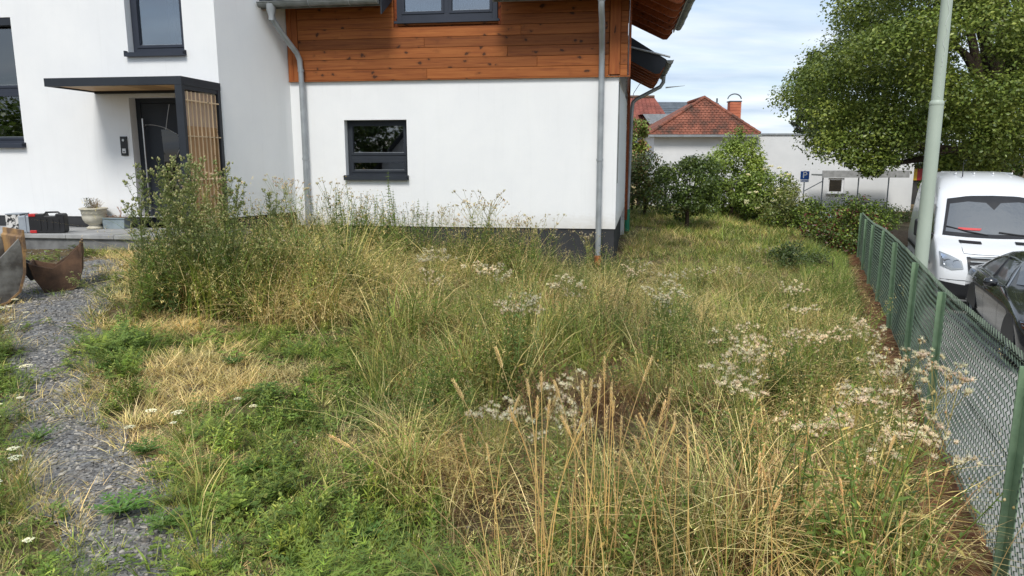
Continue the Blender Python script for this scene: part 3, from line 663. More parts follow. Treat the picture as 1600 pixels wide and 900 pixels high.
# urn, trough
urn = empty('urn_planter', HW(-8.66, -1.80, .68), 0, 'cream pedestal urn with a half dead plant on the porch slab', 'urn')
pr = [(.0, 0), (.125, 0), (.13, .02), (.10, .04), (.085, .055), (.10, .075), (.14, .10), (.17, .15), (.182, .20), (.178, .235), (.185, .24), (.19, .30), (.20, .315), (.215, .32), (.212, .34), (.19, .345), (.18, .30), (0, .29)]
MB().lathe(pr, 36).build('pot', 'urn_stone', urn, smooth=True)
m = MB()
for i in range(16):
    a = 2*math.pi*i/16; m.tube([(.183*math.cos(a+d), .183*math.sin(a+d), .272+.02*math.sin(d*14)) for d in np.linspace(-.15, .15, 6)], .007, 5)
m.build('relief_band', 'urn_stone', urn, smooth=True)
tro = empty('plant_trough', HW(-8.30, -1.74, .68), R(-10), 'blue-grey box trough with withered plant right of the urn', 'trough')
MB().prism([(-.19, 0), (.19, 0), (.21, .17), (-.21, .17)], -.09, .09).build('box', 'trough_blue', tro, bevel=.006)
MB().box(-.22, .22, -.105, .105, .165, .185).build('rim', 'trough_blue', tro, bevel=.004)
MB().box(-.19, .19, -.085, .085, .183, .19).build('compost', 'soil', tro)

# ---------------------------------------------------------------- boxes on the porch
cs = empty('tool_case', HW(-8.84, -2.62, .683), R(6), 'black plastic tool case with red latches lying on the porch', 'tool case')
m = MB(); m.prism([(-.24, 0), (.24, .0), (.26, .03), (.26, .27), (.24, .30), (.14, .30), (.13, .262), (-.02, .262), (-.03, .30), (-.24, .29), (-.26, .26), (-.26, .03)], 0, .15); m.build('shell', 'black_plastic', cs, bevel=.012)
MB().tube([(-.05, .075, .285), (-.03, .075, .315), (.15, .075, .32), (.18, .075, .29)], .014, 8).build('handle', 'black_plastic', cs, smooth=True)
for x, z in ((-.25, .255), (-.25, .0)): MB().box(x, x+.10, -.012, .09, z, z+.045).build('latch', 'case_red', cs, bevel=.008)
for i in range(4): MB().box(-.12+i*.09, -.08+i*.09, -.008, 0, .05, .22).build('rib', 'black_plastic', cs)
cg = empty('grey_storage_case', HW(-9.17, -2.66, .683), R(4), 'light grey plastic case between splotched box and black tool case', 'case')
MB().box(-.11, .11, 0, .2, 0, .265).build('shell', 'case_grey', cg, bevel=.02)
MB().box(-.005, .012, -.012, .205, -.0, .275).build('strap', 'case_grey', cg, bevel=.004)
MB().box(.06, .13, -.006, .1, .245, .275).build('latch', 'case_red', cg, bevel=.006)
cc = empty('splotched_box', HW(-9.39, -2.64, .683), R(2), 'black and white splotched box leftmost of the cases on the porch', 'box')
MB().box(-.12, .10, 0, .25, 0, .28).build('carton', 'splotched_box', cc, bevel=.006)
MB().box(-.12, .1, -.004, .254, .28, .296).build('lid', 'case_grey', cc, bevel=.004)

# ---------------------------------------------------------------- excavator buckets
def bucket(loc, rz_, sc, shell_m, side_m, label, w=.5, lipm=None):
    t = empty('excavator_bucket', loc, rz_, label, 'excavator bucket', 'excavator buckets beside the gravel path')
    sp = [(-.24, .37), (-.14, .335), (-.02, .305), (.10, .39), (.24, .53), (.265, .40), (.255, .24), (.2, .09), (.11, .015), (0, -.01), (-.11, .03), (-.2, .2)]
    sp = [(x*sc, z*sc) for x, z in sp]; sh = [(x*sc, z*sc) for x, z in [(.27, .56), (.275, .40), (.262, .24), (.21, .085), (.115, .008), (0, -.02), (-.115, .025), (-.21, .2), (-.25, .38)]]
    for y in (0, w-.02): MB().prism(sp, y, y+.02).build('side_plate', side_m, t, bevel=.003)
    m = MB(); k = len(sh)
    inn = [(x*.93-.002, z*.94+.012*sc) for x, z in sh]
    for y in (-.012, w+.012): m.v += [(x, y, z) for x, z in sh]+[(x, y, z) for x, z in inn]
    for i in range(k-1): m.f += [(i, 2*k+i, 2*k+i+1, i+1), (k+i, k+i+1, 3*k+i+1, 3*k+i), (i, i+1, k+i+1, k+i), (2*k+i, 3*k+i, 3*k+i+1, 2*k+i+1)]
    m.f += [(0, k, 3*k, 2*k), (k-1, 3*k-1, 4*k-1, 2*k-1)]
    m.build('shell', shell_m, t)
    MB().prism([(.255*sc, .42*sc), (.285*sc, .42*sc), (.282*sc, .60*sc), (.268*sc, .60*sc)], -.016, w+.016).build('cutting_edge', lipm or shell_m, t, bevel=.003)
    for y in (.15, .32): MB().prism([(-.25*sc, .36*sc), (-.32*sc, .40*sc), (-.34*sc, .30*sc), (-.26*sc, .16*sc), (-.2*sc, .18*sc)], y, y+.025).build('hinge_ear', 'black_plastic', t)
    return t
bucket((-5.24, 8.2, .27), R(28), 1.0, 'rust_brown', 'rust_brown', 'brown rusty excavator bucket nearest the path', .46)
bucket((-5.42, 7.4, .30), R(52), 1.28, 'rust_yellow', 'worn_grey', 'large worn grey and yellow excavator bucket cut by the left edge', .55, 'rust_yellow')

# ---------------------------------------------------------------- street lamp
lz = road_z(4.22, 7.45)
lamp = empty('street_lamp', (4.20, 7.36, lz), 0, 'pale green lamp post rising behind the chain-link fence', 'lamp post')
jz = 2.33-lz
MB().tube([(0, 0, 0), (0, 0, jz)], [.066, .064], 28).build('lower_pole', 'lamp_paint', lamp, smooth=True)
MB().lathe([(.064, jz), (.0665, jz+.004), (.066, jz+.03), (.054, jz+.05)], 28).build('collar', 'lamp_paint', lamp, smooth=True)
MB().tube([(0, 0, jz), (0, 0, 6.5), (0, 0, 6.9), (.3, -.0, 7.15), (.9, 0, 7.25)], [.0535, .045, .04, .035, .03], 28).build('upper_pole', 'lamp_paint', lamp, smooth=True)
MB().box(.85, 1.5, -.12, .12, 7.2, 7.3).build('lamp_head', 'zinc', lamp, bevel=.03)
def onpole(a, z, r=.0545): return (r*math.cos(a), r*math.sin(a), z)
m = MB(); rs = random.Random(3); base = -2.15
for s0, s1, amp, fr_ in ((2.62, 2.78, .06, 40), (2.80, 3.05, .13, 36), (3.08, 3.42, .10, 30), (2.50, 2.56, .03, 60)):
    m.tube([onpole(base+.35+amp*2*math.sin(z*fr_)+.3*(z-2.9), z-lz) for z in np.linspace(s0, s1, 26)], .0022, 4)
for z in (2.2, 2.26, 2.41, 2.7, 2.74): m.tube([onpole(base+rs.uniform(.1, .5), z-lz+d) for d in (0, .012)], .003, 4)
m.build('scratched_scrawl', 'scratch', lamp)
# ---------------------------------------------------------------- parking sign
ps = empty('parking_sign', (12.0, 30, -1.05), R(-14), 'blue parking sign with white P on a thin post before the white building', 'sign')
MB().tube([(0, 0, 0), (0, 0, 2.42)], .028, 10).build('pole', 'zinc', ps, smooth=True)
MB().box(-.17, .17, -.05, -.03, 2.06, 2.40).build('plate', 'sign_blue', ps, bevel=.01)
MB().box(-.17, .17, -.05, -.03, 1.95, 2.055).build('extra_plate', 'sign_white', ps, bevel=.006)
def text(s_, size, parent, loc, mat, rot=(R(90), 0, 0), name='lettering', ext=.004):
    cu = bpy.data.curves.new('t', 'FONT'); cu.body = s_; cu.size = size; cu.extrude = ext; cu.align_x = 'CENTER'; cu.align_y = 'CENTER'
    to = bpy.data.objects.new('t', cu); COL.objects.link(to); dg = bpy.context.evaluated_depsgraph_get(); me = bpy.data.meshes.new_from_object(to.evaluated_get(dg)); bpy.data.objects.remove(to)
    me.materials.clear(); me.materials.append(MATS[mat]); o = bpy.data.objects.new(name, me); COL.objects.link(o); o.parent = parent; o.location = loc; o.rotation_euler = rot; return o
text('P', .36, ps, (0, -.054, 2.23), 'sign_white')
for z in (2.025, 1.985): MB().box(-.14, .14, -.054, -.0505, z-.009, z+.009).build('small_print', 'sign_blue', ps)

# ---------------------------------------------------------------- vehicles
def interp(tab, z):
    if z <= tab[0][0]: return tab[0][1]
    for (a, p), (b, q) in zip(tab, tab[1:]):
        if z <= b: t = (z-a)/(b-a); return p+(q-p)*t
    return tab[-1][1]
class Body:
    def __init__(s, F, Wd, T, Rn, p, levels): s.F, s.W, s.T, s.R, s.p, s.lv = F, Wd, T, Rn, p, levels
    def Rz(s, z): return interp(s.R, z)
    def fx(s, y, z, off=0):
        q = min(abs(y)/interp(s.W, z), 1); R_ = s.Rz(z); return interp(s.F, z)-R_*(1-(1-q**s.p)**(1/s.p))+off
    def sy(s, x, z, off=0):
        Fz, R_, W_ = interp(s.F, z), s.Rz(z), interp(s.W, z); d = Fz-x
        if d >= R_: return W_+off
        d = max(d, 0); q = max(0, 1-(1-d/R_)**s.p)**(1/s.p)
        return W_*q+off
    def mesh(s):
        m = MB(); qs = [0, .2, .4, .55, .68, .78, .86, .92, .96, .985, 1]; rows = []
        for z in s.lv:
            F_, W_, T_ = interp(s.F, z), interp(s.W, z), interp(s.T, z); half = [(s.fx(W_*q, z), W_*q) for q in qs]
            x0 = F_-s.Rz(z); half += [(x0+(T_+.18-x0)*t, W_) for t in (.15, .3, .45, .6, .75, .9, 1)]
            half += [(T_+.18-.16*math.sin(a), W_-.16+.16*math.cos(a)) for a in (.4, .8, 1.2)]+[(T_, W_-.25), (T_, 0)]
            ring = half+[(x, -y) for x, y in reversed(half[1:-1])]; rows.append([(x, y, z) for x, y in ring])
        n = len(rows[0]); m.v = [v for r in rows for v in r]
        m.f = [(i*n+j, i*n+(j+1) % n, (i+1)*n+(j+1) % n, (i+1)*n+j) for i in range(len(rows)-1) for j in range(n)]
        m.f += [tuple(reversed(range(n))), tuple((len(rows)-1)*n+j for j in range(n))]; return m
    def patch(s, lo, hi, face, off=.008, nu=18, nv=10):   # lo/hi: polylines in (y,z) for 'front' or (x,z) for 'left'/'right'
        def rs_(pl, k):
            ts = [i/(len(pl)-1) for i in range(len(pl))]; out = []
            for i in range(k+1):
                t = i/k; j = min(int(t*(len(pl)-1)), len(pl)-2); f = t*(len(pl)-1)-j; out.append((pl[j][0]+(pl[j+1][0]-pl[j][0])*f, pl[j][1]+(pl[j+1][1]-pl[j][1])*f))
            return out
        A, B = rs_(lo, nu), rs_(hi, nu); m = MB()
        for i in range(nv+1):
            t = i/nv
            for (a, b_), (c, d) in zip(A, B):
                h, z = a+(c-a)*t, b_+(d-b_)*t
                if face == 'front': m.v.append((s.fx(h, z)+off, h*(1+.004), z+off*.6))
                else: sg = 1 if face == 'left' else -1; m.v.append((h, sg*s.sy(h, z, off), z))
        k = nu+1; m.f = [(i*k+j, i*k+j+1, (i+1)*k+j+1, (i+1)*k+j) for i in range(nv) for j in range(nu)]; return m
def wheel(parent, x, y, z, r, w):
    t = MB().lathe([(r*.62, -w/2), (r*.9, -w/2), (r, -w*.35), (r, w*.35), (r*.9, w/2), (r*.62, w/2)], 28).build('wheel', 'tyre', parent, smooth=True); t.rotation_euler = (R(90), 0, 0); t.location = (x, y, z)
    m = MB().lathe([(0, w*.30), (r*.2, w*.34), (r*.25, w*.28), (r*.6, w*.36), (r*.64, w*.42)], 28)
    m.build('rim', 'zinc', t, smooth=True); m2 = MB().lathe([(0, -w*.30), (r*.2, -w*.34), (r*.25, -w*.28), (r*.6, -w*.36), (r*.64, -w*.42)], 28); m2.build('rim', 'zinc', t, smooth=True)
    return t
yaw = math.atan2(-FD.y, -FD.x)      # vehicles face the camera, parallel to the fence
# van: local x forward (nose at 0), y left of the van, z up
vx, vy = FP(7.75, 1.16+1.03); 
van = empty('delivery_van', (vx, vy, road_z(vx, vy)), yaw, 'white high-roof delivery van parked behind the fence and lamp post', 'van')
VB = Body([(.2, -.08), (.3, 0), (.55, .02), (.75, 0), (.95, -.05), (1.08, -.17), (1.18, -.42), (1.28, -.82), (1.34, -.95), (1.5, -1.08), (1.75, -1.31), (2.0, -1.56), (2.1, -1.70), (2.25, -1.98), (2.38, -2.30), (2.46, -2.7), (2.5, -3.1)],
          [(.2, .93), (.35, .98), (.6, 1.01), (1.0, 1.03), (1.3, 1.0), (1.6, .97), (2.0, .91), (2.2, .87), (2.35, .80), (2.44, .68), (2.5, .45)],
          [(.2, -5.5), (.5, -5.62), (1.2, -5.6), (2.2, -5.52), (2.4, -5.42), (2.5, -5.2)], [(.2, .30), (.9, .34), (1.1, .42), (1.3, .34), (2.0, .34), (2.2, .45), (2.5, .8)], 2.7,
          [.2, .26, .34, .45, .6, .75, .88, .96, 1.02, 1.08, 1.14, 1.2, 1.26, 1.31, 1.35, 1.45, 1.6, 1.8, 1.95, 2.05, 2.14, 2.22, 2.3, 2.36, 2.41, 2.45, 2.475, 2.49, 2.5])
autosmooth(VB.mesh().build('body', 'van_white', van), 55)
VB.patch([(-.93, .24), (0, .22), (.93, .24)], [(-.98, .56), (-.5, .50), (0, .50), (.5, .50), (.98, .56)], 'front', .014).build('bumper', 'black_plastic', van, smooth=True)
VB.patch([(-.86, 1.33), (-.45, 1.31), (0, 1.30), (.45, 1.31), (.86, 1.33)], [(-.76, 2.0), (-.4, 2.06), (0, 2.07), (.4, 2.06), (.76, 2.0)], 'front', .010).build('windscreen_surround', 'black_plastic', van, smooth=True)
wsn = VB.patch([(-.81, 1.39), (-.45, 1.37), (0, 1.36), (.45, 1.37), (.81, 1.39)], [(-.72, 1.90), (-.42, 1.95), (-.12, 1.93), (0, 1.80), (.12, 1.93), (.42, 1.95), (.72, 1.90)], 'front', .018)
def mat_wind():
    t = NT('windscreen_reflective'); v = t.coord('Object', (1, 1, 1)); g_ = t.n('ShaderNodeBsdfGlossy'); g_.inputs['Roughness'].default_value = .03
    d = t.pbr((.05, .055, .058), .3, final=False); m = t.n('ShaderNodeMixShader'); m.inputs[0].default_value = .24
    t.l(t.bump(t.noise(v, 3.5, 4), .3, .06), g_.inputs['Normal']); t.l(d, m.inputs[1]); t.l(g_.outputs[0], m.inputs[2]); t.l(m.outputs[0], t.out.inputs[0]); MATS['windscreen_reflective'] = t.m
mat_wind()
wsn.build('windscreen', 'windscreen_reflective', van, smooth=True)
VB.patch([(-.62, 1.43), (-.25, 1.42)], [(-.60, 1.47), (-.22, 1.46)], 'front', .026, 4, 2).build('dashboard_note', 'paper_red', van)
for y0, y1 in ((-.80, -.12), (.05, .72)):
    pts = [(VB.fx(y, z)+.05, y, z) for y, z in ((y0, 1.50 if y0 < 0 else 1.42), ((y0+y1)/2, 1.42 if y0 < 0 else 1.38), (y1, 1.36))]
    MB().tube(pts, .010, 6).build('wiper', 'black_plastic', van)
for y0, y1 in ((-.62, -.27), (.27, .62)):
    VB.patch([(y0, 1.225), (y1, 1.215)], [(y0, 1.262), (y1, 1.25)], 'front', .016, 6, 3).build('bonnet_vent', 'black_plastic', van)
VB.patch([(-.52, .70), (0, .68), (.52, .70)], [(-.56, 1.02), (0, 1.04), (.56, 1.02)], 'front', .010).build('grille', 'black_plastic', van, smooth=True)
for z in (.76, .84, .92, .99): VB.patch([(-.50, z), (.50, z)], [(-.51, z+.022), (.51, z+.022)], 'front', .032, 12, 1).build('grille_bar', 'zinc', van)
MB().tube([(VB.fx(y, z)+.004, y, z) for y, z in [(-.60, 1.23), (-.61, 1.12), (-.60, 1.075), (-.4, 1.065), (0, 1.06), (.4, 1.065), (.60, 1.075), (.61, 1.12), (.60, 1.23)]], .005, 5).build('bonnet_seam', 'black_plastic', van)
MB().tube([(VB.fx(y, .60)+.004, y, .60) for y in np.linspace(-.95, .95, 16)], .004, 5).build('bumper_seam', 'black_plastic', van)
for yy in (-.5, -.17, .17, .5): MB().box(-4.9, -2.75, yy-.012, yy+.012, 2.47, 2.504).build('roof_rib', 'van_white', van, bevel=.008)
MB().tube([(-1.45+.19*math.cos(t)*.3, .42+.19*math.sin(t), 1.42+.19*math.cos(t)) for t in np.linspace(0, 6.28, 24)], .014, 6).build('steering_wheel', 'black_plastic', van)
MB().lathe([(0, 0), (.1, 0), (.1, .02), (0, .02)], 20).build('badge', 'zinc', van, loc=(.04, 0, .88), rot=(0, R(90), 0))
for sg in (-1, 1):
    lo = [(sg*.60, .80), (sg*.78, .77), (sg*.955, .84)]; hi = [(sg*.64, .95), (sg*.82, 1.03), (sg*.975, 1.08)]
    h = VB.patch(lo, hi, 'front', .012).build('headlight', 'zinc', van, smooth=True)
    VB.patch([(sg*.63, .82), (sg*.78, .80), (sg*.935, .86)], [(sg*.66, .93), (sg*.82, 1.0), (sg*.955, 1.05)], 'front', .020).build('lens', 'lamp_glass', h, smooth=True)
    for yy, rr_ in ((.72, .06), (.86, .065)): MB().lathe([(0, .0), (rr_*.5, .0), (rr_*.9, .03), (rr_, .04)], 16).build('reflector', 'steel', h, loc=(VB.fx(sg*yy, .9)-.02, sg*yy, .91), rot=(0, R(90), 0))
    f = 'left' if sg > 0 else 'right'
    VB.patch([(-1.95, 1.12), (-1.35, 1.20), (-1.10, 1.26)], [(-1.98, 1.88), (-1.85, 1.88), (-1.62, 1.84)], f, .010).build('side_window', 'windscreen_reflective', van, smooth=True)
    VB.patch([(-5.3, .78), (-3.6, .74), (-1.2, .72)], [(-5.3, .86), (-3.6, .83), (-1.2, .80)], f, .018).build('side_moulding', 'black_plastic', van)
    VB.patch([(-5.2, 1.25), (-3.9, 1.25)], [(-5.15, 1.95), (-3.9, 1.95)], f, .008).build('pressed_panel', 'van_white', van, smooth=True)
    VB.patch([(-3.7, 1.25), (-2.3, 1.25)], [(-3.7, 1.95), (-2.35, 1.95)], f, .008).build('pressed_panel', 'van_white', van, smooth=True)
    for x in (-2.15, -3.8): VB.patch([(x-.006, .5), (x+.006, .5)], [(x-.006, 2.2), (x+.006, 2.2)], f, .006, 1, 12).build('door_seam', 'black_plastic', van)
    VB.patch([(-3.8, 1.05), (-2.2, 1.05)], [(-3.8, 1.07), (-2.2, 1.07)], f, .012, 6, 1).build('slide_rail', 'black_plastic', van)
    for x in (-.95, -4.45):
        wheel(van, x, sg*.90, .35, .35, .22)
        m = MB(); ar = [(.43*math.cos(a), .43*math.sin(a)) for a in np.linspace(0, math.pi, 16)]; m.prism([(x+p, .34+q) for p, q in ar], -.006, .006); o = m.build('wheel_arch', 'black_plastic', van); o.location = (0, sg*1.0, 0)
    mr = MB(); mr.tube([(-1.25, sg*.98, 1.32), (-1.2, sg*1.15, 1.34)], .03, 8).build('mirror_arm', 'black_plastic', van)
    MB().box(-1.27, -1.15, sg*1.24-.10, sg*1.24+.10, 1.28, 1.62).build('mirror', 'black_plastic', van, bevel=.04)
MB().tube([(-2.45, -.42, 2.42), (-2.52, -.42, 2.75)], [.012, .004], 6).build('aerial', 'black_plastic', van)
MB().box(.03, .05, -.26, .26, .46, .57).build('number_plate', 'sign_white', van)
# black car
cx_, cy_ = FP(2.75, 1.50+.91)
car = empty('black_car', (cx_, cy_, road_z(cx_, cy_)), yaw, 'glossy black car parked in front of the white van', 'car')
car.scale = (.95, 1, .93)
CB_ = Body([(.18, -.08), (.3, 0), (.5, .0), (.60, -.05), (.68, -.16), (.74, -.35), (.80, -.62), (.86, -.95), (.91, -1.28), (.95, -1.50), (1.0, -1.62), (1.1, -1.83), (1.2, -2.05), (1.28, -2.25), (1.34, -2.45), (1.38, -2.65), (1.41, -2.9)],
           [(.18, .84), (.3, .89), (.6, .91), (.75, .90), (.86, .87), (.94, .83), (1.0, .775), (1.15, .70), (1.28, .62), (1.36, .53), (1.41, .30)],
           [(.18, -4.45), (.5, -4.62), (.8, -4.58), (.92, -4.5), (.97, -4.3), (1.02, -4.1), (1.12, -3.85), (1.25, -3.5), (1.35, -3.25), (1.41, -3.0)],
           [(.18, .45), (.6, .55), (.8, .45), (1.0, .40), (1.3, .35), (1.41, .3)], 2.5,
           [.18, .24, .32, .42, .52, .58, .62, .66, .70, .73, .76, .79, .82, .85, .88, .91, .94, .965, .985, 1.02, 1.08, 1.14, 1.2, 1.26, 1.31, 1.35, 1.375, 1.395, 1.405, 1.41])
autosmooth(CB_.mesh().build('body', 'car_black', car), 60)
CB_.patch([(-.70, 1.0), (0, .985), (.70, 1.0)], [(-.53, 1.31), (0, 1.33), (.53, 1.31)], 'front', .010).build('windscreen', 'windscreen_reflective', car, smooth=True)
CB_.patch([(-.52, .34), (0, .32), (.52, .34)], [(-.56, .56), (0, .58), (.56, .56)], 'front', .012).build('grille', 'black_plastic', car, smooth=True)
for z in (.38, .43, .48, .53): CB_.patch([(-.5, z), (.5, z)], [(-.5, z+.012), (.5, z+.012)], 'front', .022, 12, 1).build('grille_bar', 'zinc', car)
for sg in (-1, 1):
    h = CB_.patch([(sg*.56, .56), (sg*.72, .55), (sg*.88, .60)], [(sg*.58, .64), (sg*.74, .67), (sg*.885, .70)], 'front', .010).build('headlight', 'black_plastic', car, smooth=True)
    CB_.patch([(sg*.58, .575), (sg*.72, .565), (sg*.87, .61)], [(sg*.60, .63), (sg*.74, .655), (sg*.875, .685)], 'front', .018).build('lens', 'lamp_glass', h, smooth=True)
    CB_.patch([(sg*.60, .60), (sg*.72, .59), (sg*.87, .64)], [(sg*.60, .615), (sg*.74, .61), (sg*.87, .66)], 'front', .022, 8, 1).build('light_strip', 'steel', h)
    f = 'left' if sg > 0 else 'right'
    CB_.patch([(-3.75, 1.0), (-3.0, .97), (-1.9, .965)], [(-3.6, 1.08), (-3.1, 1.26), (-2.35, 1.28)], f, .008).build('side_window', 'windscreen_reflective', car, smooth=True)
    pts = [(x, sg*CB_.sy(x, z, .012), z) for x, z in ((-3.75, 1.0), (-3.62, 1.10), (-3.35, 1.22), (-3.0, 1.29), (-2.6, 1.31), (-2.35, 1.27), (-2.1, 1.14), (-1.88, 1.0), (-1.8, .96))]
    MB().tube(pts, .012, 6).build('window_trim', 'steel', car, smooth=True)
    MB().tube([(x, sg*CB_.sy(x, z, .01), z) for x, z in ((-1.8, .955), (-2.6, .96), (-3.75, .985))], .008, 6).build('window_trim', 'steel', car, smooth=True)
    MB().tube([(x, sg*CB_.sy(x, z, .012), z) for x, z in ((-2.75, .98), (-2.80, 1.30))], .02, 6).build('door_pillar', 'black_plastic', car)
    for x in (-.95, -3.75):
        wheel(car, x, sg*.80, .33, .33, .22)
        m = MB(); ar = [(.39*math.cos(a), .39*math.sin(a)) for a in np.linspace(0, math.pi, 16)]; m.prism([(x+p, .32+q) for p, q in ar], -.006, .006); o = m.build('wheel_arch', 'black_plastic', car); o.location = (0, sg*.905, 0)
    mr = MB(); mr.lathe([(0, -.09), (.06, -.075), (.075, 0), (.06, .07), (0, .09)], 14).build('mirror', 'car_black', car, smooth=True, loc=(-1.92, sg*.99, 1.0), rot=(R(90), 0, 0))
    MB().tube([(-1.9, sg*.83, .95), (-1.92, sg*.95, .98)], .018, 6).build('mirror_arm', 'car_black', car)
    for x, z in ((-2.7, .78), (-3.7, .80)): MB().tube([(x, sg*CB_.sy(x, z, .02), z), (x-.2, sg*CB_.sy(x-.2, z, .02), z)], .012, 6).build('door_handle', 'car_black', car)
    for x in (-1.75, -2.78): CB_.patch([(x-.004, .28), (x+.004, .28)], [(x-.004, .95), (x+.004, .95)], f, .004, 1, 10).build('door_seam', 'black_plastic', car)
MB().box(.005, .02, -.26, .26, .36, .47).build('number_plate', 'sign_white', car)
# white car behind the bushes
wc = empty('white_car', (12.5, 27.0, -1.02), R(-32), 'white car half hidden behind the bushes near the parking sign', 'car')
WB = Body([(z*1.03, x) for z, x in CB_.F], CB_.W, CB_.T, CB_.R, 2.5, [min(z, 1.41) for z in CB_.lv])
autosmooth(WB.mesh().build('body', 'van_white', wc), 60)
WB.patch([(-.70, 1.03), (0, 1.02), (.70, 1.03)], [(-.53, 1.33), (0, 1.35), (.53, 1.33)], 'front', .010).build('windscreen', 'windscreen_reflective', wc, smooth=True)
for sg, f in ((-1, 'right'), (1, 'left')):
    WB.patch([(-3.75, 1.0), (-3.0, .97), (-1.9, .965)], [(-3.6, 1.08), (-3.1, 1.26), (-2.35, 1.28)], f, .008).build('side_window', 'windscreen_reflective', wc, smooth=True)
    for x in (-.95, -3.75): wheel(wc, x, sg*.80, .33, .33, .22)
# ---------------------------------------------------------------- far buildings
def bld(name, loc, label, cat='building', rz_=0): return empty(name, loc, rz_, label, cat)
wb = bld('white_building', (7.9, 41, -1.05), 'long low white rendered building behind the bushes and the big tree')
WBW = 14.6
wall = wall_panel(0, WBW, -.5, 4.22, 0, [(9.85, 10.75, 1.0, 1.85)], .15); wall.add([(WBW, 0, -.5), (WBW, 9, -.5), (WBW, 9, 4.22), (WBW, 0, 4.22), (0, 9, -.5), (0, 0, -.5), (0, 0, 4.22), (0, 9, 4.22)], [(0, 1, 2, 3), (4, 5, 6, 7)]); wall.add([(0, 0, 4.2), (WBW, 0, 4.2), (WBW, 9, 4.2), (0, 9, 4.2)], [(0, 1, 2, 3)])
wall.build('wall', 'far_white', wb)
MB().box(5.7, WBW+.05, -.06, .1, 4.2, 4.3).build('parapet', 'zinc', wb)
m = MB(); m.box(9.85, 9.95, .08, .14, 1.0, 1.85).box(10.65, 10.75, .08, .14, 1.0, 1.85).box(9.95, 10.65, .08, .14, 1.0, 1.1).box(9.95, 10.65, .08, .14, 1.75, 1.85); f_ = m.build('window', 'sign_white', wb)
MB().box(9.95, 10.65, .10, .11, 1.1, 1.75).build('pane', 'glass_dark', f_); MB().box(9.9, 10.7, .6, .65, .9, 1.95).build('blind', 'room_dark', f_)
MB().box(9.75, 10.85, -.08, .0, .93, .99).build('sill', 'concrete', f_)
# hipped roof with separate tiles
m = MB(); x0, x1, zt = -.35, 5.75, 4.22; ax, ay, az = 3.1, 1.6, 6.3
m.add([(x0, -.35, zt), (x1, -.35, zt), (ax, ay, az), (x1, 8.5, zt), (x0, 8.5, zt), (ax, 5.5, az)], [(0, 1, 2), (1, 3, 5, 2), (4, 0, 2, 5), (3, 4, 5)]); rf = m.build('roof', 'roof_tile_red', wb)
m = MB(); nr = 15
for r_ in range(nr):
    t = r_/nr; a, b_ = x0+(ax-x0)*t, x1+(ax-x1)*t; y = -.35+(ay+.35)*t; z = zt+(az-zt)*t; dy_, dz_ = (ay+.35)/nr, (az-zt)/nr; w_ = .21; x = a+(w_/2 if r_ % 2 else 0)
    while x < b_-.1:
        j = random.uniform(0, .012); x2 = min(x+w_*.94, b_)
        m.add([(x, y-.02, z+.05+j), (x2, y-.02, z+.05+j), (x2, y+dy_*1.05, z+dz_+.03), (x, y+dy_*1.05, z+dz_+.03), ((x+x2)/2, y-.07, z+.015+j), (x, y-.02, z+.01), (x2, y-.02, z+.01)], [(0, 4, 1), (0, 1, 2, 3), (0, 5, 4), (4, 6, 1), (0, 4, 1)][:2]+[(5, 4, 0), (4, 6, 1)]); x += w_
tag(m.build('roof_tiles', 'roof_tile_red', rf), kind='stuff')
for p, q in (((x0, -.35, zt+.07), (ax, ay, az+.08)), ((x1, -.35, zt+.07), (ax, ay, az+.08)), ((ax, ay, az+.08), (ax, 5.5, az+.08))):
    p, q = Vector(p), Vector(q); n = int((q-p).length/.36); m = MB()
    for i in range(n): m.tube([p+(q-p)*(i/n), p+(q-p)*((i+.98)/n)], [.10, .085], 8)
    m.build('ridge_tiles', 'roof_tile_red', rf)
MB().box(x0-.05, x1+.05, -.5, -.33, 4.10, 4.22).build('gutter', 'zinc', wb); MB().box(x0, x1, -.33, 0, 4.08, 4.12).build('soffit', 'far_white', wb)
ch = MB().box(5.45, 6.1, 4.5, 5.1, 3.8, 6.35).build('chimney', 'orange_tile_clad', wb)
for i in range(9): MB().box(5.43, 6.12, 4.47, 4.50, 4.82+i*.17, 4.82+i*.17+.155).build('tile_course', 'orange_tile_clad', ch)
MB().box(5.4, 6.15, 4.45, 5.15, 6.35, 6.41).build('cap', 'dark_slate', ch)
MB().tube([(5.78+.42*math.cos(t), 4.8, 6.50+.34*math.sin(t)) for t in np.linspace(.1, 3.04, 14)], .035, 6).build('cowl', 'dark_slate', ch)
sh = bld('bicycle_shelter', (16.4, 39.4, -1.05), 'thin grey metal shelter frame in front of the white building', 'shelter')
MB().box(0, 4.6, -.7, .7, 2.02, 2.10).build('roof', 'zinc_dark', sh); MB().box(0, 4.6, -.75, -.70, 1.93, 2.30).build('fascia', 'concrete', sh)
for x in (.1, 2.0, 3.6): MB().tube([(x, -.6, 0), (x, -.6, 2.02)], .035, 8).build('post', 'dark_slate', sh)
MB().tube([(2.0, -.6, .62), (3.6, -.6, .62)], .025, 6).build('rail', 'dark_slate', sh)
for i in range(6): MB().tube([(2.2+i*.25, -.6, 0), (2.2+i*.25, -.6, .62)], .012, 5).build('baluster', 'dark_slate', sh)
MB().tube([(-.9, -.6, 1.2), (.1, -.6, 1.75)], .03, 6).build('brace', 'dark_slate', sh)
rh = bld('red_roof_house', (6.2, 52, -1), 'old house with long red pantiled roof behind the corner of the white house')
MB().box(-2, 5.3, 0, 7, -1, 4.6).build('wall', 'blue_wall', rh)
m = MB(); m.add([(-2.3, -.4, 4.4), (5.6, -.4, 4.4), (4.4, 3.5, 7.35), (-2.3, 3.5, 7.35), (5.6, 7.4, 4.4), (-2.3, 7.4, 4.4)], [(0, 1, 2, 3), (3, 2, 4, 5), (1, 4, 2)]); rf = m.build('roof', 'roof_tile_plain', rh)
m = MB()
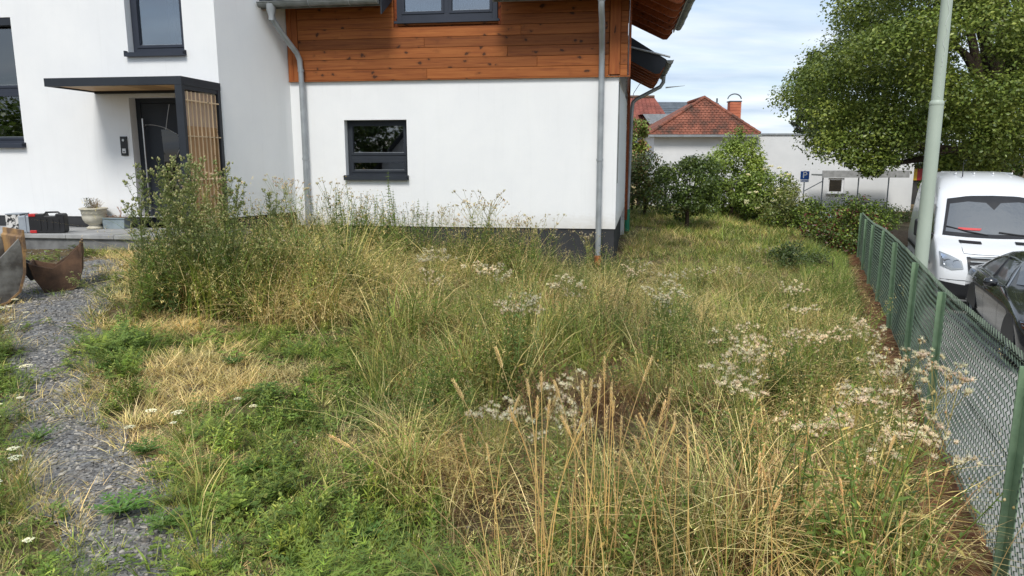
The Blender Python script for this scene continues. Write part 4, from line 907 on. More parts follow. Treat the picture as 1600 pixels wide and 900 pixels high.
for i in range(24):
    t0, t1 = i/24, (i+1)/24; xa, xb = 5.6-1.2*t0, 5.6-1.2*t1; y0, y1 = -.4+3.9*t0, -.4+3.9*t1; z0, z1 = 4.4+2.95*t0, 4.4+2.95*t1
    m.add([(-2.3, y0, z0+.05), (xa, y0, z0+.05), (xb, y1, z1+.01), (-2.3, y1, z1+.01), (-2.3, y0, z0), (xa, y0, z0)], [(0, 1, 2, 3), (4, 5, 1, 0)])
    for k in range(int((xa+2.3)/.3)):
        x = -2.3+k*.3; m.tube([(x, y0, z0+.06), (x, y1, z1+.03)], .035, 4, False)
tag(m.build('roof_tiles', 'roof_tile_plain', rf), kind='stuff')
MB().tube([(-2.3, 3.5, 7.42), (4.4, 3.5, 7.42)], .12, 8).build('ridge_tiles', 'rust_brown', rf)
m = MB(); m.add([(2.9, -.3, 5.95), (5.0, -.3, 5.95), (5.0, 1.8, 6.0), (2.9, 1.8, 6.0), (3.6, -.3, 5.0), (5, -.3, 5.0)], [(0, 1, 2, 3), (0, 4, 5, 1)]); m.build('dormer', 'zinc', rh)
for xx, zz in ((.9, 5.9),): MB().box(xx, xx+.35, .9, 1.2, zz-.1, zz+.2).build('roof_light', 'glass', rh)
MB().box(.9, 1.3, -.7, -.3, 3.7, 4.9).build('chimney', 'orange_tile_clad', rh)
cw = bld('cream_house', (5.3, 46, -1), 'small cream house low behind the fruit tree at the house corner')
MB().box(-2, 3.0, 0, 4, -1, 3.35).build('wall', 'cream_wall', cw); MB().box(-2.1, 3.1, -.1, 4.1, 3.35, 3.45).build('roof', 'dark_slate', cw)
f_ = MB().box(1.7, 2.5, -.04, 0, 1.3, 2.5).build('window', 'concrete', cw); MB().box(1.78, 2.42, -.06, -.041, 1.38, 2.42).build('pane', 'glass_dark', f_)
gh = bld('grey_roof_house', (12.5, 58, -1), 'house with dark grey tiled roof between the red roofs')
MB().box(-3, 5.5, 0, 7, -1, 4.9).build('wall', 'far_white', gh)
m = MB(); m.add([(-3.2, -.3, 4.8), (5.9, -.3, 4.8), (4.4, 3.4, 7.5), (-3.2, 3.4, 7.5), (5.9, 7.3, 4.8), (-3.2, 7.3, 4.8)], [(0, 1, 2, 3), (3, 2, 4, 5), (1, 4, 2)]); rf = m.build('roof', 'roof_tile_grey', gh)
m = MB()
for i in range(14):
    t0, t1 = i/14, (i+1)/14; xa, xb = 5.9-1.5*t0, 5.9-1.5*t1; y0, y1 = -.3+3.7*t0, -.3+3.7*t1; z0, z1 = 4.8+2.7*t0, 4.8+2.7*t1
    m.add([(-3.2, y0, z0+.06), (xa, y0, z0+.06), (xb, y1, z1+.01), (-3.2, y1, z1+.01), (-3.2, y0, z0), (xa, y0, z0)], [(0, 1, 2, 3), (4, 5, 1, 0)])
m.build('tile_courses', 'roof_tile_grey', rf)
MB().tube([(4.4, 3.4, 7.5), (4.4, 3.4, 7.8)], .07, 6).build('finial', 'dark_slate', gh)
sp = bld('shop', (24.2, 47, -1.05), 'shop front with red and yellow sign band glimpsed right of the white building', 'shop')
MB().box(-.9, 8, .6, 6, -.5, 3.0).build('wall', 'room_dark', sp); MB().box(-1, 8.2, -.4, 6.2, 2.6, 3.0).build('roof', 'roof_tile_grey', sp)
for i, mm in enumerate(('shop_red', 'shop_orange', 'shop_yellow', 'shop_yellow', 'shop_red', 'shop_yellow')): MB().box(-.9+i*.75, -.155+i*.75, .5, .59, 1.55, 2.3).build('sign_panel', mm, sp)
for i in range(2):
    c = empty('garden_chair', (24.0+i*.9, 46.2, -1.05), .3*i, 'pale garden chair in front of the shop', 'chair', 'pale garden chairs by the shop')
    MB().box(-.22, .22, -.22, .22, .42, .46).build('seat', 'slat_timber', c)
    for k in range(4): MB().box(-.2+k*.11, -.14+k*.11, .2, .23, .46, .9).build('back_slat', 'slat_timber', c)
    for x in (-.2, .17):
        for y in (-.2, .17): MB().box(x, x+.03, y, y+.03, 0, .42).build('leg', 'slat_timber', c)
# low dark fence far behind the lawn
bf = empty('garden_fence', (2.2, 23.5, .15), 0, 'low dark wire garden fence at the back of the lawn', 'fence')
MB().tube([(0, 0, .72), (4.5, .4, .70)], .022, 6).build('rail', 'room_dark', bf)
for i in range(6): MB().tube([(i*.85, i*.07, -.3), (i*.85, i*.07, .74)], .03, 6).build('post', 'room_dark', bf)
m = MB()
for i in range(60): m.tube([(i*.075, i*.0065, -.2), (i*.075, i*.0065, .7)], .004, 3, False)
m.build('bars', 'room_dark', bf)
# the neighbour across, behind the camera (seen only in the window panes)
nb = bld('neighbour_house', (-11.2, -14, -1.6), 'pale gabled neighbour house mirrored in the small window')
m = MB(); m.add([(-5, 0, 0), (5, 0, 0), (5, 0, 3.2), (0, 0, 8.4), (-5, 0, 3.2)], [(4, 3, 2, 1, 0)]); m.add([(-5, 0, 0), (-5, -9, 0), (-5, -9, 3.2), (-5, 0, 3.2), (5, 0, 0), (5, -9, 0), (5, -9, 3.2), (5, 0, 3.2)], [(0, 1, 2, 3), (4, 7, 6, 5)]); m.build('wall', 'far_white', nb)
m = MB(); m.add([(-5.7, .5, 2.5), (0, .5, 8.6), (0, -9.5, 8.6), (-5.7, -9.5, 2.5), (5.7, .5, 2.5), (5.7, -9.5, 2.5)], [(0, 1, 2, 3), (1, 4, 5, 2)]); m.build('roof', 'roof_tile_grey', nb)
for x in (-2.6, 1.2):
    for z in (1.0, 3.9): MB().box(x, x+1.3, .0, .06, z, z+1.3).build('window', 'anthracite', nb)

# ---------------------------------------------------------------- vegetation generators
class VG:
    def __init__(s): s.V = []; s.F = []; s.C = []
    def blade(s, p, h, az, lean, w, col, pw=1.6, segs=4, droop=.0, tw=None):
        dx_, dy_ = math.cos(az), math.sin(az); tw = az+math.pi/2+random.uniform(-.7, .7) if tw is None else tw; wx, wy = math.cos(tw)*w/2, math.sin(tw)*w/2; k = len(s.V)
        for i in range(segs+1):
            t = i/segs; q = lean*h*t**pw; z = h*(t-droop*t*t*t); ww = (1-t**2.2) if i < segs else .06
            x, y = p[0]+dx_*q, p[1]+dy_*q; s.V += [(x-wx*ww, y-wy*ww, p[2]+z), (x+wx*ww, y+wy*ww, p[2]+z)]; s.C += [col, col]
        for i in range(segs):
            a = k+2*i; s.F += [(a, a+1, a+3), (a, a+3, a+2)]
        return (p[0]+dx_*lean*h, p[1]+dy_*lean*h, p[2]+h*(1-droop))
    def leaf(s, p, d, L, w, col, up=(0, 0, 1), fold=.15):
        d = Vector(d).normalized(); sd_ = d.cross(Vector(up)); 
        if sd_.length < 1e-3: sd_ = Vector((1, 0, 0))
        sd_.normalize(); nrm = sd_.cross(d); p = Vector(p); k = len(s.V); m_ = p+d*L*.45-nrm*w*fold
        s.V += [tuple(p), tuple(m_+sd_*w/2+nrm*w*fold*2), tuple(p+d*L), tuple(m_-sd_*w/2+nrm*w*fold*2), tuple(m_)]; s.C += [col]*5
        s.F += [(k, k+4, k+1), (k+1, k+4, k+2), (k+4, k, k+3), (k+4, k+3, k+2)]
    def stem(s, pts, r, col, n=3):
        m = MB().tube(pts, r, n, False); k = len(s.V); s.V += m.v; s.C += [col]*len(m.v)
        for f in m.f: s.F += [(f[0]+k, f[1]+k, f[2]+k), (f[0]+k, f[2]+k, f[3]+k)]
    def blob(s, c, r, col, sq=1.0, up=(0, 0, 1)):
        k = len(s.V); c = Vector(c); up = Vector(up).normalized(); a = up.orthogonal().normalized(); b = up.cross(a)
        pts = [c+up*r*sq, c-up*r*sq]+[c+(a*math.cos(t)+b*math.sin(t))*r for t in (0, 1.2566, 2.513, 3.77, 5.026)]
        s.V += [tuple(p) for p in pts]; s.C += [col]*7
        for i in range(5): j = (i+1) % 5; s.F += [(k, k+2+i, k+2+j), (k+1, k+2+j, k+2+i)]
    def fluff(s, c, r, col, up=(0, 0, 1), n=30):
        up = Vector(up).normalized(); c = Vector(c)
        s.blob(c, r*.55, tuple(x*.86 for x in col), 1.0, up)
        for i in range(n):
            d = (Vector((random.gauss(0, 1), random.gauss(0, 1), random.gauss(0, 1))).normalized()+up*.55).normalized(); sd_ = d.orthogonal().normalized()*r*.075; k = len(s.V); L = r*random.uniform(.8, 1.25)
            s.V += [tuple(c+d*r*.2-sd_*.4), tuple(c+d*L-sd_), tuple(c+d*L*1.05+sd_)]; s.C += [tuple(x*random.uniform(.85, 1.1) for x in col)]*3; s.F += [(k, k+1, k+2)]
    def obj(s, name, mat, parent='unlinked'): return np_obj(name, s.V, s.F, np.array(s.C), mat, parent)
U = random.uniform
def vary(c, a=.36): k = U(1-a, 1+a); return (c[0]*k*U(.93, 1.07), c[1]*k, c[2]*k*U(.9, 1.1))
GREEN = [(.13, .205, .05), (.095, .16, .042), (.18, .24, .065)]; LIME = [(.20, .29, .06), (.26, .33, .08)]
STRAW = [(.64, .51, .30), (.56, .43, .24), (.74, .62, .40)]; OLIVE = [(.29, .285, .11), (.23, .25, .09), (.38, .35, .15)]; BROWN = [(.22, .13, .065), (.30, .19, .09), (.15, .09, .05)]
HAY = [(.63, .54, .30), (.52, .44, .22), (.72, .62, .38)]
def tuft(n, h, hv, spread, lean, w, cols, wts=None, pw=1.6, segs=4, droop=0, head=0, seed=0):
    random.seed(seed); v = VG()
    for i in range(n):
        a = U(0, 6.28); r_ = spread*math.sqrt(U(0, 1)); c = vary(random.choices(cols, wts)[0]); az = a+U(-.9, .9)
        hh = h*U(1-hv, 1+hv); tip = v.blade((r_*math.cos(a), r_*math.sin(a), -.02), hh, az, lean*U(.3, 1.6), w*U(.7, 1.3), c, pw*U(.8, 1.3), segs, droop*U(.3, 1.4))
        if head and U(0, 1) < head:
            for q in range(9):
                k = len(v.V); t = Vector(tip)+Vector((U(-.012, .012), U(-.012, .012), U(-.07, .01))); v.blade(tuple(t), U(.008, .016), U(0, 6.28), 1.2, .003, vary(random.choice(HAY)), 1, 1)
    return v
def protos_of(fn, k): return [fn(i) for i in range(k)]
def t_short(i): return tuft(28, .075, .45, .075, .9, .0052, GREEN+LIME+OLIVE[:1], None, 1.4, 3, .15, seed=100+i)
def t_straw(i): return tuft(30, .085, .5, .085, 1.3, .0040, STRAW+HAY+OLIVE[2:], None, 1.3, 3, .25, seed=120+i)
def t_long(i): return tuft(26, .52, .4, .09, .6, .0085, GREEN+OLIVE+HAY[:1], [3, 3, 2, 3, 3, 2, 1.6], 2.0, 5, .22, head=.1, seed=140+i)
def t_green_long(i): return tuft(28, .42, .35, .09, .6, .008, GREEN+LIME, None, 2.0, 5, .25, seed=160+i)
def t_hay(i): return tuft(26, .50, .45, .11, 1.0, .0044, HAY+STRAW+OLIVE[2:], None, 2.4, 5, .5, head=.7, seed=180+i)
def t_thatch(i):
    random.seed(200+i); v = VG()
    for _ in range(34):
        a = U(0, 6.28); r_ = U(0, .14); v.blade((r_*math.cos(a), r_*math.sin(a), U(0, .10)), U(.08, .26), U(0, 6.28), U(.8, 2.6), .0032, vary(random.choice(BROWN+HAY[:2]+OLIVE[:1])), 1.4, 5, U(.3, 1.0))
    return v
def t_strewn(i):
    random.seed(205+i); v = VG()
    for _ in range(7): a = U(0, 6.28); v.blade((U(-.1, .1), U(-.1, .1), .006), U(.012, .03), a, U(3, 9), .003, vary(random.choice(STRAW)), 1.1, 3)
    return v
def t_dark(i):   # dead dark brown stalks with dried leaves
    random.seed(210+i); v = VG()
    for _ in range(14):
        a = U(0, 6.28); h = U(.12, .34); az = U(0, 6.28); c = vary(random.choice([(.13, .075, .045), (.09, .055, .035), (.18, .11, .06)])); r_ = U(0, .09); v.blade((r_*math.cos(a), r_*math.sin(a), 0), h, az, U(.2, .9), .004, c, 1.5, 3)
        for q in range(5): t = U(.3, 1); v.leaf((r_*math.cos(a)+math.cos(az)*h*.3*t, r_*math.sin(a)+math.sin(az)*h*.3*t, h*t), (U(-1, 1), U(-1, 1), U(-.8, .4)), U(.015, .032), .007, c)
    return v
def t_bed(i):   # fine bedstraw-like herb: thin stems thick with tiny leaves
    random.seed(220+i); v = VG()
    for _ in range(11):
        a = U(0, 6.28); r_ = U(0, .08); h = U(.22, .5); az = U(0, 6.28); ln = U(.1, .45); c = vary(random.choice(GREEN+OLIVE+LIME[:1])); b0 = (r_*math.cos(a), r_*math.sin(a), 0)
        v.blade(b0, h, az, ln, .003, c, 1.5, 4)
        for q in range(15):
            t = U(.15, 1); p = (b0[0]+math.cos(az)*ln*h*t**1.5, b0[1]+math.sin(az)*ln*h*t**1.5, h*t); aa = U(0, 6.28); k = len(v.V); L = U(.012, .03)*(1.25-t*.5); cc = vary(c, .2)
            d = Vector((math.cos(aa), math.sin(aa), U(-.2, .9))).normalized()*L; s_ = Vector((-math.sin(aa), math.cos(aa), 0))*L*.16
            p = Vector(p); v.V += [tuple(p), tuple(p+d*.5+s_), tuple(p+d), tuple(p+d*.5-s_)]; v.C += [cc]*4; v.F += [(k, k+1, k+2), (k, k+2, k+3)]
    return v
def t_weed(i, sc=1.0, cols=None, n=7):   # bushy broad-leaved weed
    random.seed(240+i); v = VG(); cols = cols or (GREEN+LIME)
    for _ in range(n):
        a = U(0, 6.28); h = U(.07, .20)*sc; ln = U(.1, .7); c = vary(random.choice(cols)); v.blade((0, 0, 0), h, a, ln, .004, c, 1.3, 3)
        for q in range(9):
            t = .15+.85*q/9; aa = q*2.4+a; p = (math.cos(a)*ln*h*t**1.3, math.sin(a)*ln*h*t**1.3, h*t); L = U(.03, .055)*sc*(1.15-.5*t)
            v.leaf(p, (math.cos(aa), math.sin(aa), U(.1, .7)), L, L*.30, vary(c, .15))
    return v
def t_feather(i, sc=1.0):   # yarrow or carrot-like fronds
    random.seed(260+i); v = VG()
    for _ in range(11):
        a = U(0, 6.28); h = U(.10, .2)*sc; ln = U(.4, 1.5); c = vary(random.choice(GREEN+LIME[:1]), .2); N = 9
        prev = (0, 0, 0)
        for q in range(1, N+1):
            t = q/N; p = (math.cos(a)*ln*h*t, math.sin(a)*ln*h*t, h*(t-.45*t*t)*1.5); 
            for sg in (-1, 1):
                for e_ in (.6, 1.1):
                    aa = a+sg*e_; L = .045*sc*math.sin(math.pi*min(t*.9+.1, 1))*U(.6, 1.1)+.006; k = len(v.V); P = Vector(p); d = Vector((math.cos(aa), math.sin(aa), U(0, .3)))*L; s_ = Vector((-math.sin(aa), math.cos(aa), 0))*.0022*sc
                    v.V += [tuple(P-s_), tuple(P+s_), tuple(P+d)]; v.C += [vary(c, .12)]*3; v.F += [(k, k+1, k+2)]
        v.blade((0, 0, 0), h*.9, a, ln, .0035, c, 1, 3, .3)
    return v
def t_clover(i):
    random.seed(280+i); v = VG()
    for _ in range(26):
        a = U(0, 6.28); r_ = .09*math.sqrt(U(0, 1)); p = (r_*math.cos(a), r_*math.sin(a), U(.015, .05)); c = vary(random.choice(GREEN), .2)
        for q in range(3): aa = a+q*2.09; v.leaf(p, (math.cos(aa), math.sin(aa), .25), U(.012, .02), .013, c)
    return v
def t_herb(i, sc=1.0):     # tall leafy meadow weed
    random.seed(340+i); v = VG(); base = random.choice([(.10, .165, .04), (.13, .20, .05), (.17, .21, .07), (.085, .14, .045)])
    for _ in range(random.choice((3, 4, 5))):
        x, y = U(-.07, .07), U(-.07, .07); h = U(.32, .62)*sc; az, ln = U(0, 6.28), U(.05, .3); c = vary(base, .15)
        P = [(x+math.cos(az)*ln*h*t*t, y+math.sin(az)*ln*h*t*t, h*t) for t in (0, .33, .66, 1)]; v.stem(P, [.003, .0028, .002, .0012], c)
        n = 20
        for q in range(n):
            t = .1+.9*q/n; k = min(int(t*3), 2); p = Vector(P[k]).lerp(Vector(P[k+1]), t*3-k); aa = q*2.4; L = U(.04, .07)*(1.2-.75*t)*sc; v.leaf(p, (math.cos(aa), math.sin(aa), U(-.2, .7)), L, L*U(.24, .36), vary(c if U(0, 1) < .9 else (.34, .28, .11), .22))
        for q in range(5): v.blob(Vector(P[3])+Vector((U(-.03, .03), U(-.03, .03), U(-.04, .02))), .0036, vary(random.choice([(.40, .33, .18), (.30, .24, .14), (.5, .44, .30)])), 1.4)
    return v
def t_pad(i):     # strong lawn weed with upright lanceolate shoots
    random.seed(300+i); v = VG()
    for _ in range(4):
        x, y = U(-.05, .05), U(-.05, .05); h = U(.10, .24); c = vary(random.choice(LIME+GREEN[:1]), .15); v.stem([(x, y, 0), (x, y, h)], .002, c)
        for q in range(16): t = q/16; aa = q*2.4; v.leaf((x, y, h*(.2+.8*t)), (math.cos(aa), math.sin(aa), .35+1.0*t), U(.035, .055)*(1.1-.4*t), .009, vary(c, .12))
    return v
def t_ros(i, sc=1.0):    # rosette of long toothed leaves
    random.seed(320+i); v = VG(); c0 = vary(random.choice([(.075, .155, .035), (.10, .19, .045)]), .15)
    for q in range(17):
        a = q*2.4+U(-.2, .2); el = U(.25, 1.1); L = U(.12, .2)*sc; n = 7; prev = Vector((0, 0, .01)); c = vary(c0, .2)
        for k in range(n):
            t = (k+1)/n; nx = Vector((math.cos(a)*L*t*math.cos(el*(1-t*.6)), math.sin(a)*L*t*math.cos(el*(1-t*.6)), .01+L*t*math.sin(el)*(1-.55*t))); w = .016*sc*math.sin(math.pi*min(.15+t*.8, 1))
            v.leaf(prev, tuple(nx-prev), (nx-prev).length*1.25, w*1.2, c)
            for sg in (-1, 1): aa = a+sg*U(.7, 1.1); v.leaf(prev.lerp(nx, .5), (math.cos(aa), math.sin(aa), .25), w*2.3, w*.9, vary(c, .1))
            prev = nx
    return v
# geometry-nodes scatter
def scatter(name, protos, pts, label=None, mat='grass_blades'):
    P = np.array([p[:3] for p in pts], 'f4'); me = bpy.data.meshes.new(name); me.vertices.add(len(P)); me.vertices.foreach_set('co', P.ravel())
    at = me.attributes.new('rot', 'FLOAT_VECTOR', 'POINT'); at.data.foreach_set('vector', np.array([p[3:6] for p in pts], 'f4').ravel())
    at = me.attributes.new('scl', 'FLOAT_VECTOR', 'POINT'); at.data.foreach_set('vector', np.array([(p[6], p[6], p[7]) for p in pts], 'f4').ravel())
    at = me.attributes.new('idx', 'INT', 'POINT'); at.data.foreach_set('value', np.array([random.randrange(len(protos)) for _ in pts], 'i4'))
    me.update(); o = bpy.data.objects.new(name, me); COL.objects.link(o); tag(o, label, kind='stuff')
    ng = bpy.data.node_groups.new(name, 'GeometryNodeTree'); ng.interface.new_socket('Geometry', in_out='INPUT', socket_type='NodeSocketGeometry'); ng.interface.new_socket('Geometry', in_out='OUTPUT', socket_type='NodeSocketGeometry')
    gi = ng.nodes.new('NodeGroupInput'); go = ng.nodes.new('NodeGroupOutput'); ip = ng.nodes.new('GeometryNodeInstanceOnPoints'); jn = ng.nodes.new('GeometryNodeJoinGeometry')
    for po in protos:
        oi = ng.nodes.new('GeometryNodeObjectInfo'); oi.inputs['Object'].default_value = po; oi.inputs['As Instance'].default_value = True; ng.links.new(oi.outputs['Geometry'], jn.inputs[0])
    def na(n_, t):
        x = ng.nodes.new('GeometryNodeInputNamedAttribute'); x.data_type = t; x.inputs['Name'].default_value = n_; return x.outputs['Attribute']
    er_ = ng.nodes.new('FunctionNodeEulerToRotation'); ng.links.new(na('rot', 'FLOAT_VECTOR'), er_.inputs[0])
    ng.links.new(gi.outputs[0], ip.inputs['Points']); ng.links.new(jn.outputs[0], ip.inputs['Instance']); ip.inputs['Pick Instance'].default_value = True
    ng.links.new(na('idx', 'INT'), ip.inputs['Instance Index']); ng.links.new(er_.outputs[0], ip.inputs['Rotation']); ng.links.new(na('scl', 'FLOAT_VECTOR'), ip.inputs['Scale'])
    ng.links.new(ip.outputs[0], go.inputs[0]); md = o.modifiers.new('scatter', 'NODES'); md.node_group = ng
    return o
def mk(fn, k, nm, mat='grass_blades'): return [fn(i).obj(nm, mat) for i in range(k)]
# ---------------------------------------------------------------- where things grow
PATH = [(-6.0, 9.8, .55), (-5.1, 7.9, .52), (-4.35, 6.65, .27), (-3.55, 5.35, .18), (-2.85, 4.35, .22), (-2.1, 3.57, .21), (-1.65, 3.0, .23), (-1.2, 2.3, .3), (-.9, 1.5, .3)]
def path_d(x, y):      # <0 inside the path
    best = 9
    for (a, b, r0), (c, d, r1) in zip(PATH, PATH[1:]):
        vx_, vy_ = c-a, d-b; t = max(0, min(1, ((x-a)*vx_+(y-b)*vy_)/(vx_*vx_+vy_*vy_))); best = min(best, math.hypot(x-a-vx_*t, y-b-vy_*t)-(r0+(r1-r0)*t))
    return best
def vn(x, y, s=1.0, o=0):
    x, y = x*s+o*17.3, y*s+o*7.7; xi, yi = math.floor(x), math.floor(y); fx_, fy_ = ss(x-xi), ss(y-yi)
    def h(i, j): n = math.sin(i*127.1+j*311.7+o*74.7)*43758.5453; return n-math.floor(n)
    return (h(xi, yi)*(1-fx_)+h(xi+1, yi)*fx_)*(1-fy_)+(h(xi, yi+1)*(1-fx_)+h(xi+1, yi+1)*fx_)*fy_
def fbm(x, y, s=1, o=0): return vn(x, y, s, o)*.6+vn(x, y, s*2.3, o+3)*.3+vn(x, y, s*5, o+5)*.1
def ga(x, y, cx_, cy_, r, k): return k*math.exp(-((x-cx_)**2+(y-cy_)**2)/(r*r))
def hloc(x, y):       # into the house frame
    c, s_ = math.cos(R(8.4)), math.sin(R(8.4)); X, Y = x-1.92, y-12.5; return X*c-Y*s_, X*s_+Y*c
def blocked(x, y):
    if fw(x, y) > -.36: return True
    a, b = hloc(x, y)
    if -5.98 < a < .06 and b > -.02: return True
    if a <= -5.9 and b > -1.6: return True
    if a <= -6.4 and b > -1.55-(1.56+a)*0: return True
    if a < -5.98 and b > -2.8: return True
    return False
def meadow(x, y):     # 0 lawn .. 1 tall meadow
    xb = -.25 if y < 3 else -.25-(y-3)*.28 if y < 4.45 else -.66-(y-4.45)*.2
    m1 = ss((x-xb+.25+(fbm(x, y, 1.2, 2)-.5)*.9)/.5); m2 = ss((1-math.hypot((x+2.75)/1.55, (y-8.35)/1.15))*3); m3 = ss((y-9.2)/.8)*ss((x+4.9)/.6)
    m = max(m1, m2, m3)
    far = ss((y-12.6)/1.2); return m*(1-far*(1-.22*ss((fw(x, y)+1.9)/.8)))
def hmap(x, y):
    h = .80+1.45*(fbm(x, y, 1.3, 7)-.5)+ga(x, y, -2.7, 8.35, 1.3, .65)+ga(x, y, 1.3, 3.0, 1.0, .25)-ga(x, y, .65, 4.25, .55, .38)+ga(x, y, 2.0, 4.6, .7, .2)+.45*ss((y-(12.5+(1.92-x)*.1477)+1.9)/.7)*ss((fbm(x, y, 1.1, 50)-.5)*6+ss((-1-x)*2)*.7)*ss((.6-x)/.4)+ga(x, y, -.2, 11.9, .8, .35)
    h -= ss((y-9.5)/3)*.10*(x > 0); return max(h, .3)
def dry(x, y):
    d = (fbm(x, y, 1.1, 9)-.47)*1.5+.42; d += ga(x, y, 2.0, 5.2, 1.2, .38)+ga(x, y, -.25, 4.0, .8, .35)+ga(x, y, -1.9, 8.5, .8, .3)+ga(x, y, 1.8, 3.3, 1.1, .22)+ga(x, y, 1.0, 9.5, 1.6, .15)
    d -= ga(x, y, 4.3, 9.3, 1.1, .7)+ga(x, y, -.2, 7.4, 1.0, .3)+ga(x, y, .9, 10.5, 1.0, .1); d -= ss((y-13)/2)*.12; return d
def ldry(x, y):
    d = (fbm(x, y, 1.3, 21)-.5)*2.8+.36; d += ga(x, y, -2.75, 5.3, .85, .75)+ga(x, y, -2.3, 3.9, .4, .5)+ga(x, y, -2.4, 4.7, .4, .4)+ga(x, y, -2.1, 4.2, .45, .5)+ga(x, y, -3.6, 8.0, 1.0, .35)+ga(x, y, -4.6, 9.6, 1.4, .35)+ga(x, y, -1.15, 3.2, .3, .35)
    d -= ga(x, y, -1.3, 6.3, .9, .45)+ga(x, y, -.9, 4.6, .8, .3)+ga(x, y, -3.3, 6.3, .35, .6); return d
pts = {k: [] for k in ('short', 'straw', 'long', 'glong', 'hay', 'thatch', 'bed', 'weed', 'feather', 'clover', 'pad', 'dark', 'strewn', 'herb')}
def put(k, x, y, s=1, zs=1, tilt=.12, dz=0): pts[k].append((x, y, g(x, y)+dz, random.gauss(0, tilt), random.gauss(0, tilt), U(0, 6.28), s, s*zs))
random.seed(5)
def cone(x, y): return abs(x) < .78*y+.9 and y > 1.2
def samples(y0, y1, dens):
    x0, x1 = -.8*y1-1, .6*y1+1; n = int((x1-x0)*(y1-y0)*dens)
    for _ in range(n):
        x, y = U(x0, x1), U(y0, y1)
        if cone(x, y) and not blocked(x, y): yield x, y
for y0, y1, dn in ((1.3, 4, 250), (4, 7, 165), (7, 10, 110), (10, 14, 80), (14, 27, 34)):
    for x, y in samples(y0, y1, dn):
        m = meadow(x, y); pd = path_d(x, y)+(fbm(x, y, 2.2, 60)-.5)*.34; r = U(0, 1)
        if m < r:      # lawn side
            gmix = ss((fbm(x, y, .8, 31)-.52)*6)*ss((y-7.5)/1.5)*ss((-x-3.2)/1)      # gravelly ground towards the porch
            if pd < 0 and U(0, 1) < .93-.25*(pd > -.08): continue
            if gmix > U(0, 1)*1.1: continue
            big = 1+.5*ss((y-13)/3)+.15*ss((y-7)/3); d = ldry(x, y)
            if y > 13: d = .22+.25*(fbm(x, y, .5, 3)-.5)*3+ga(x, y, 3.4, 17, 1.2, .3)
            if U(0, 1) < d: put('straw', x, y, U(.8, 1.4)*big*(.72 if y < 4.6 else 1), U(.6, 1.1))
            else:
                q = U(0, 1)
                if q < .50 or y > 13: put('short', x, y, U(.75, 1.3)*big*(1.25 if y > 13 else 1), U(.6, 1.3))
                elif q < .62: put('clover', x, y, U(.9, 1.9))
                elif q < .76 and fbm(x, y, 1.6, 40) > .48: put('feather', x, y, U(.5, 1.0))
                elif q < .93 and fbm(x, y, 1.4, 44) > .42: put('weed', x, y, U(.5, 1.0))
                elif q > .965 and y < 7 and x > -1.9: put('pad', x, y, U(.6, 1.0))
                else: put('short', x, y, U(.8, 1.3), U(.6, 1.1))
            if U(0, 1) < .006 and y < 9: put('long', x, y, U(.35, .6), 1, .2)
        else:
            gap = fbm(x, y, 2.1, 70); tw_ = fbm(x, y, 1.0, 75); hw_ = fbm(x, y, 1.5, 80)
            if U(0, 1) < .30+.9*max(0, gap-.55)*3: continue
            h = hmap(x, y); d = dry(x, y); q = U(0, 1)
            if y > 13: h *= .7
            hole = ga(x, y, .72, 4.85, .60, 1.4)+ga(x, y, -.05, 5.1, .2, .7)+ga(x, y, 2.2, 3.9, .22, .8)+ga(x, y, 1.1, 6.6, .25, .7)+ga(x, y, -.6, 9.4, .3, .8)+ga(x, y, 2.6, 6.2, .25, .6)+ga(x, y, .15, 3.35, .3, .8)+ga(x, y, 1.35, 3.3, .25, .6)+ga(x, y, 1.6, 4.5, .25, .6)
            if hole > U(0, 1)*.8:
                if U(0, 1) < .6: put('dark', x, y, U(.9, 1.4), U(.7, 1.2))
                continue
            if q < .07+1.6*max(0, tw_-.5)+ga(x, y, -.1, 3.8, .45, .4)+ga(x, y, 1.9, 2.9, .5, .4): put('thatch', x, y, U(.9, 1.5), U(.7, 1.4)*h*1.4)
            elif U(0, 1) < .05+.9*ss((hw_-.46)*7)*.62 and y < 13: put('herb', x, y, h*U(.85, 1.35), 1, .15)
            elif q < .145: put('dark', x, y, U(.8, 1.2), U(.8, 1.5)*h*1.2)
            elif q < .145+.64*d: put('hay', x, y, h*U(.75, 1.25), 1, .22)
            else:
                q = U(0, 1)
                if q < .42: put('long', x, y, h*U(.7, 1.2), 1, .2)
                elif q < .70: put('bed', x, y, h*U(.8, 1.5), 1, .2)
                elif q < .93: put('glong', x, y, h*U(.7, 1.1), 1, .2)
                else: put('weed', x, y, U(1, 1.8), 1.2)
# bright green strip along the wall and fence, tall golden clump in front of the thistles
for _ in range(650):      # dead straw and seedlings strewn over the gravel
    x, y = U(-6.5, -.8), U(1.6, 9.5)
    if path_d(x, y) < .05 and not blocked(x, y): put(random.choice(('straw', 'short', 'clover', 'strewn', 'strewn', 'strewn', 'strewn')), x, y, U(.3, .8), U(.3, .8), .3, 0)
for _ in range(520):
    u = U(3.0, 11); w = -U(.34, 1.1); x, y = FP(u, w)
    if not blocked(x, y): put('glong', x, y, U(.45, .85), 1, .2)
for _ in range(420):
    a, r_ = U(0, 6.28), math.sqrt(U(0, 1)); x, y = -2.75+1.35*r_*math.cos(a), 8.35+.95*r_*math.sin(a)
    q = U(0, 1); gr = ss((-x-2.6)/.7); kk = 'hay' if q < .38*(1-gr)+.05 else 'glong' if q < .38+.3*gr else 'bed' if q < .62 else 'long'; put(kk, x, y, U(.85, 1.45)*(1.25 if kk in ('glong', 'bed') else 1), U(.9, 1.25), .2)
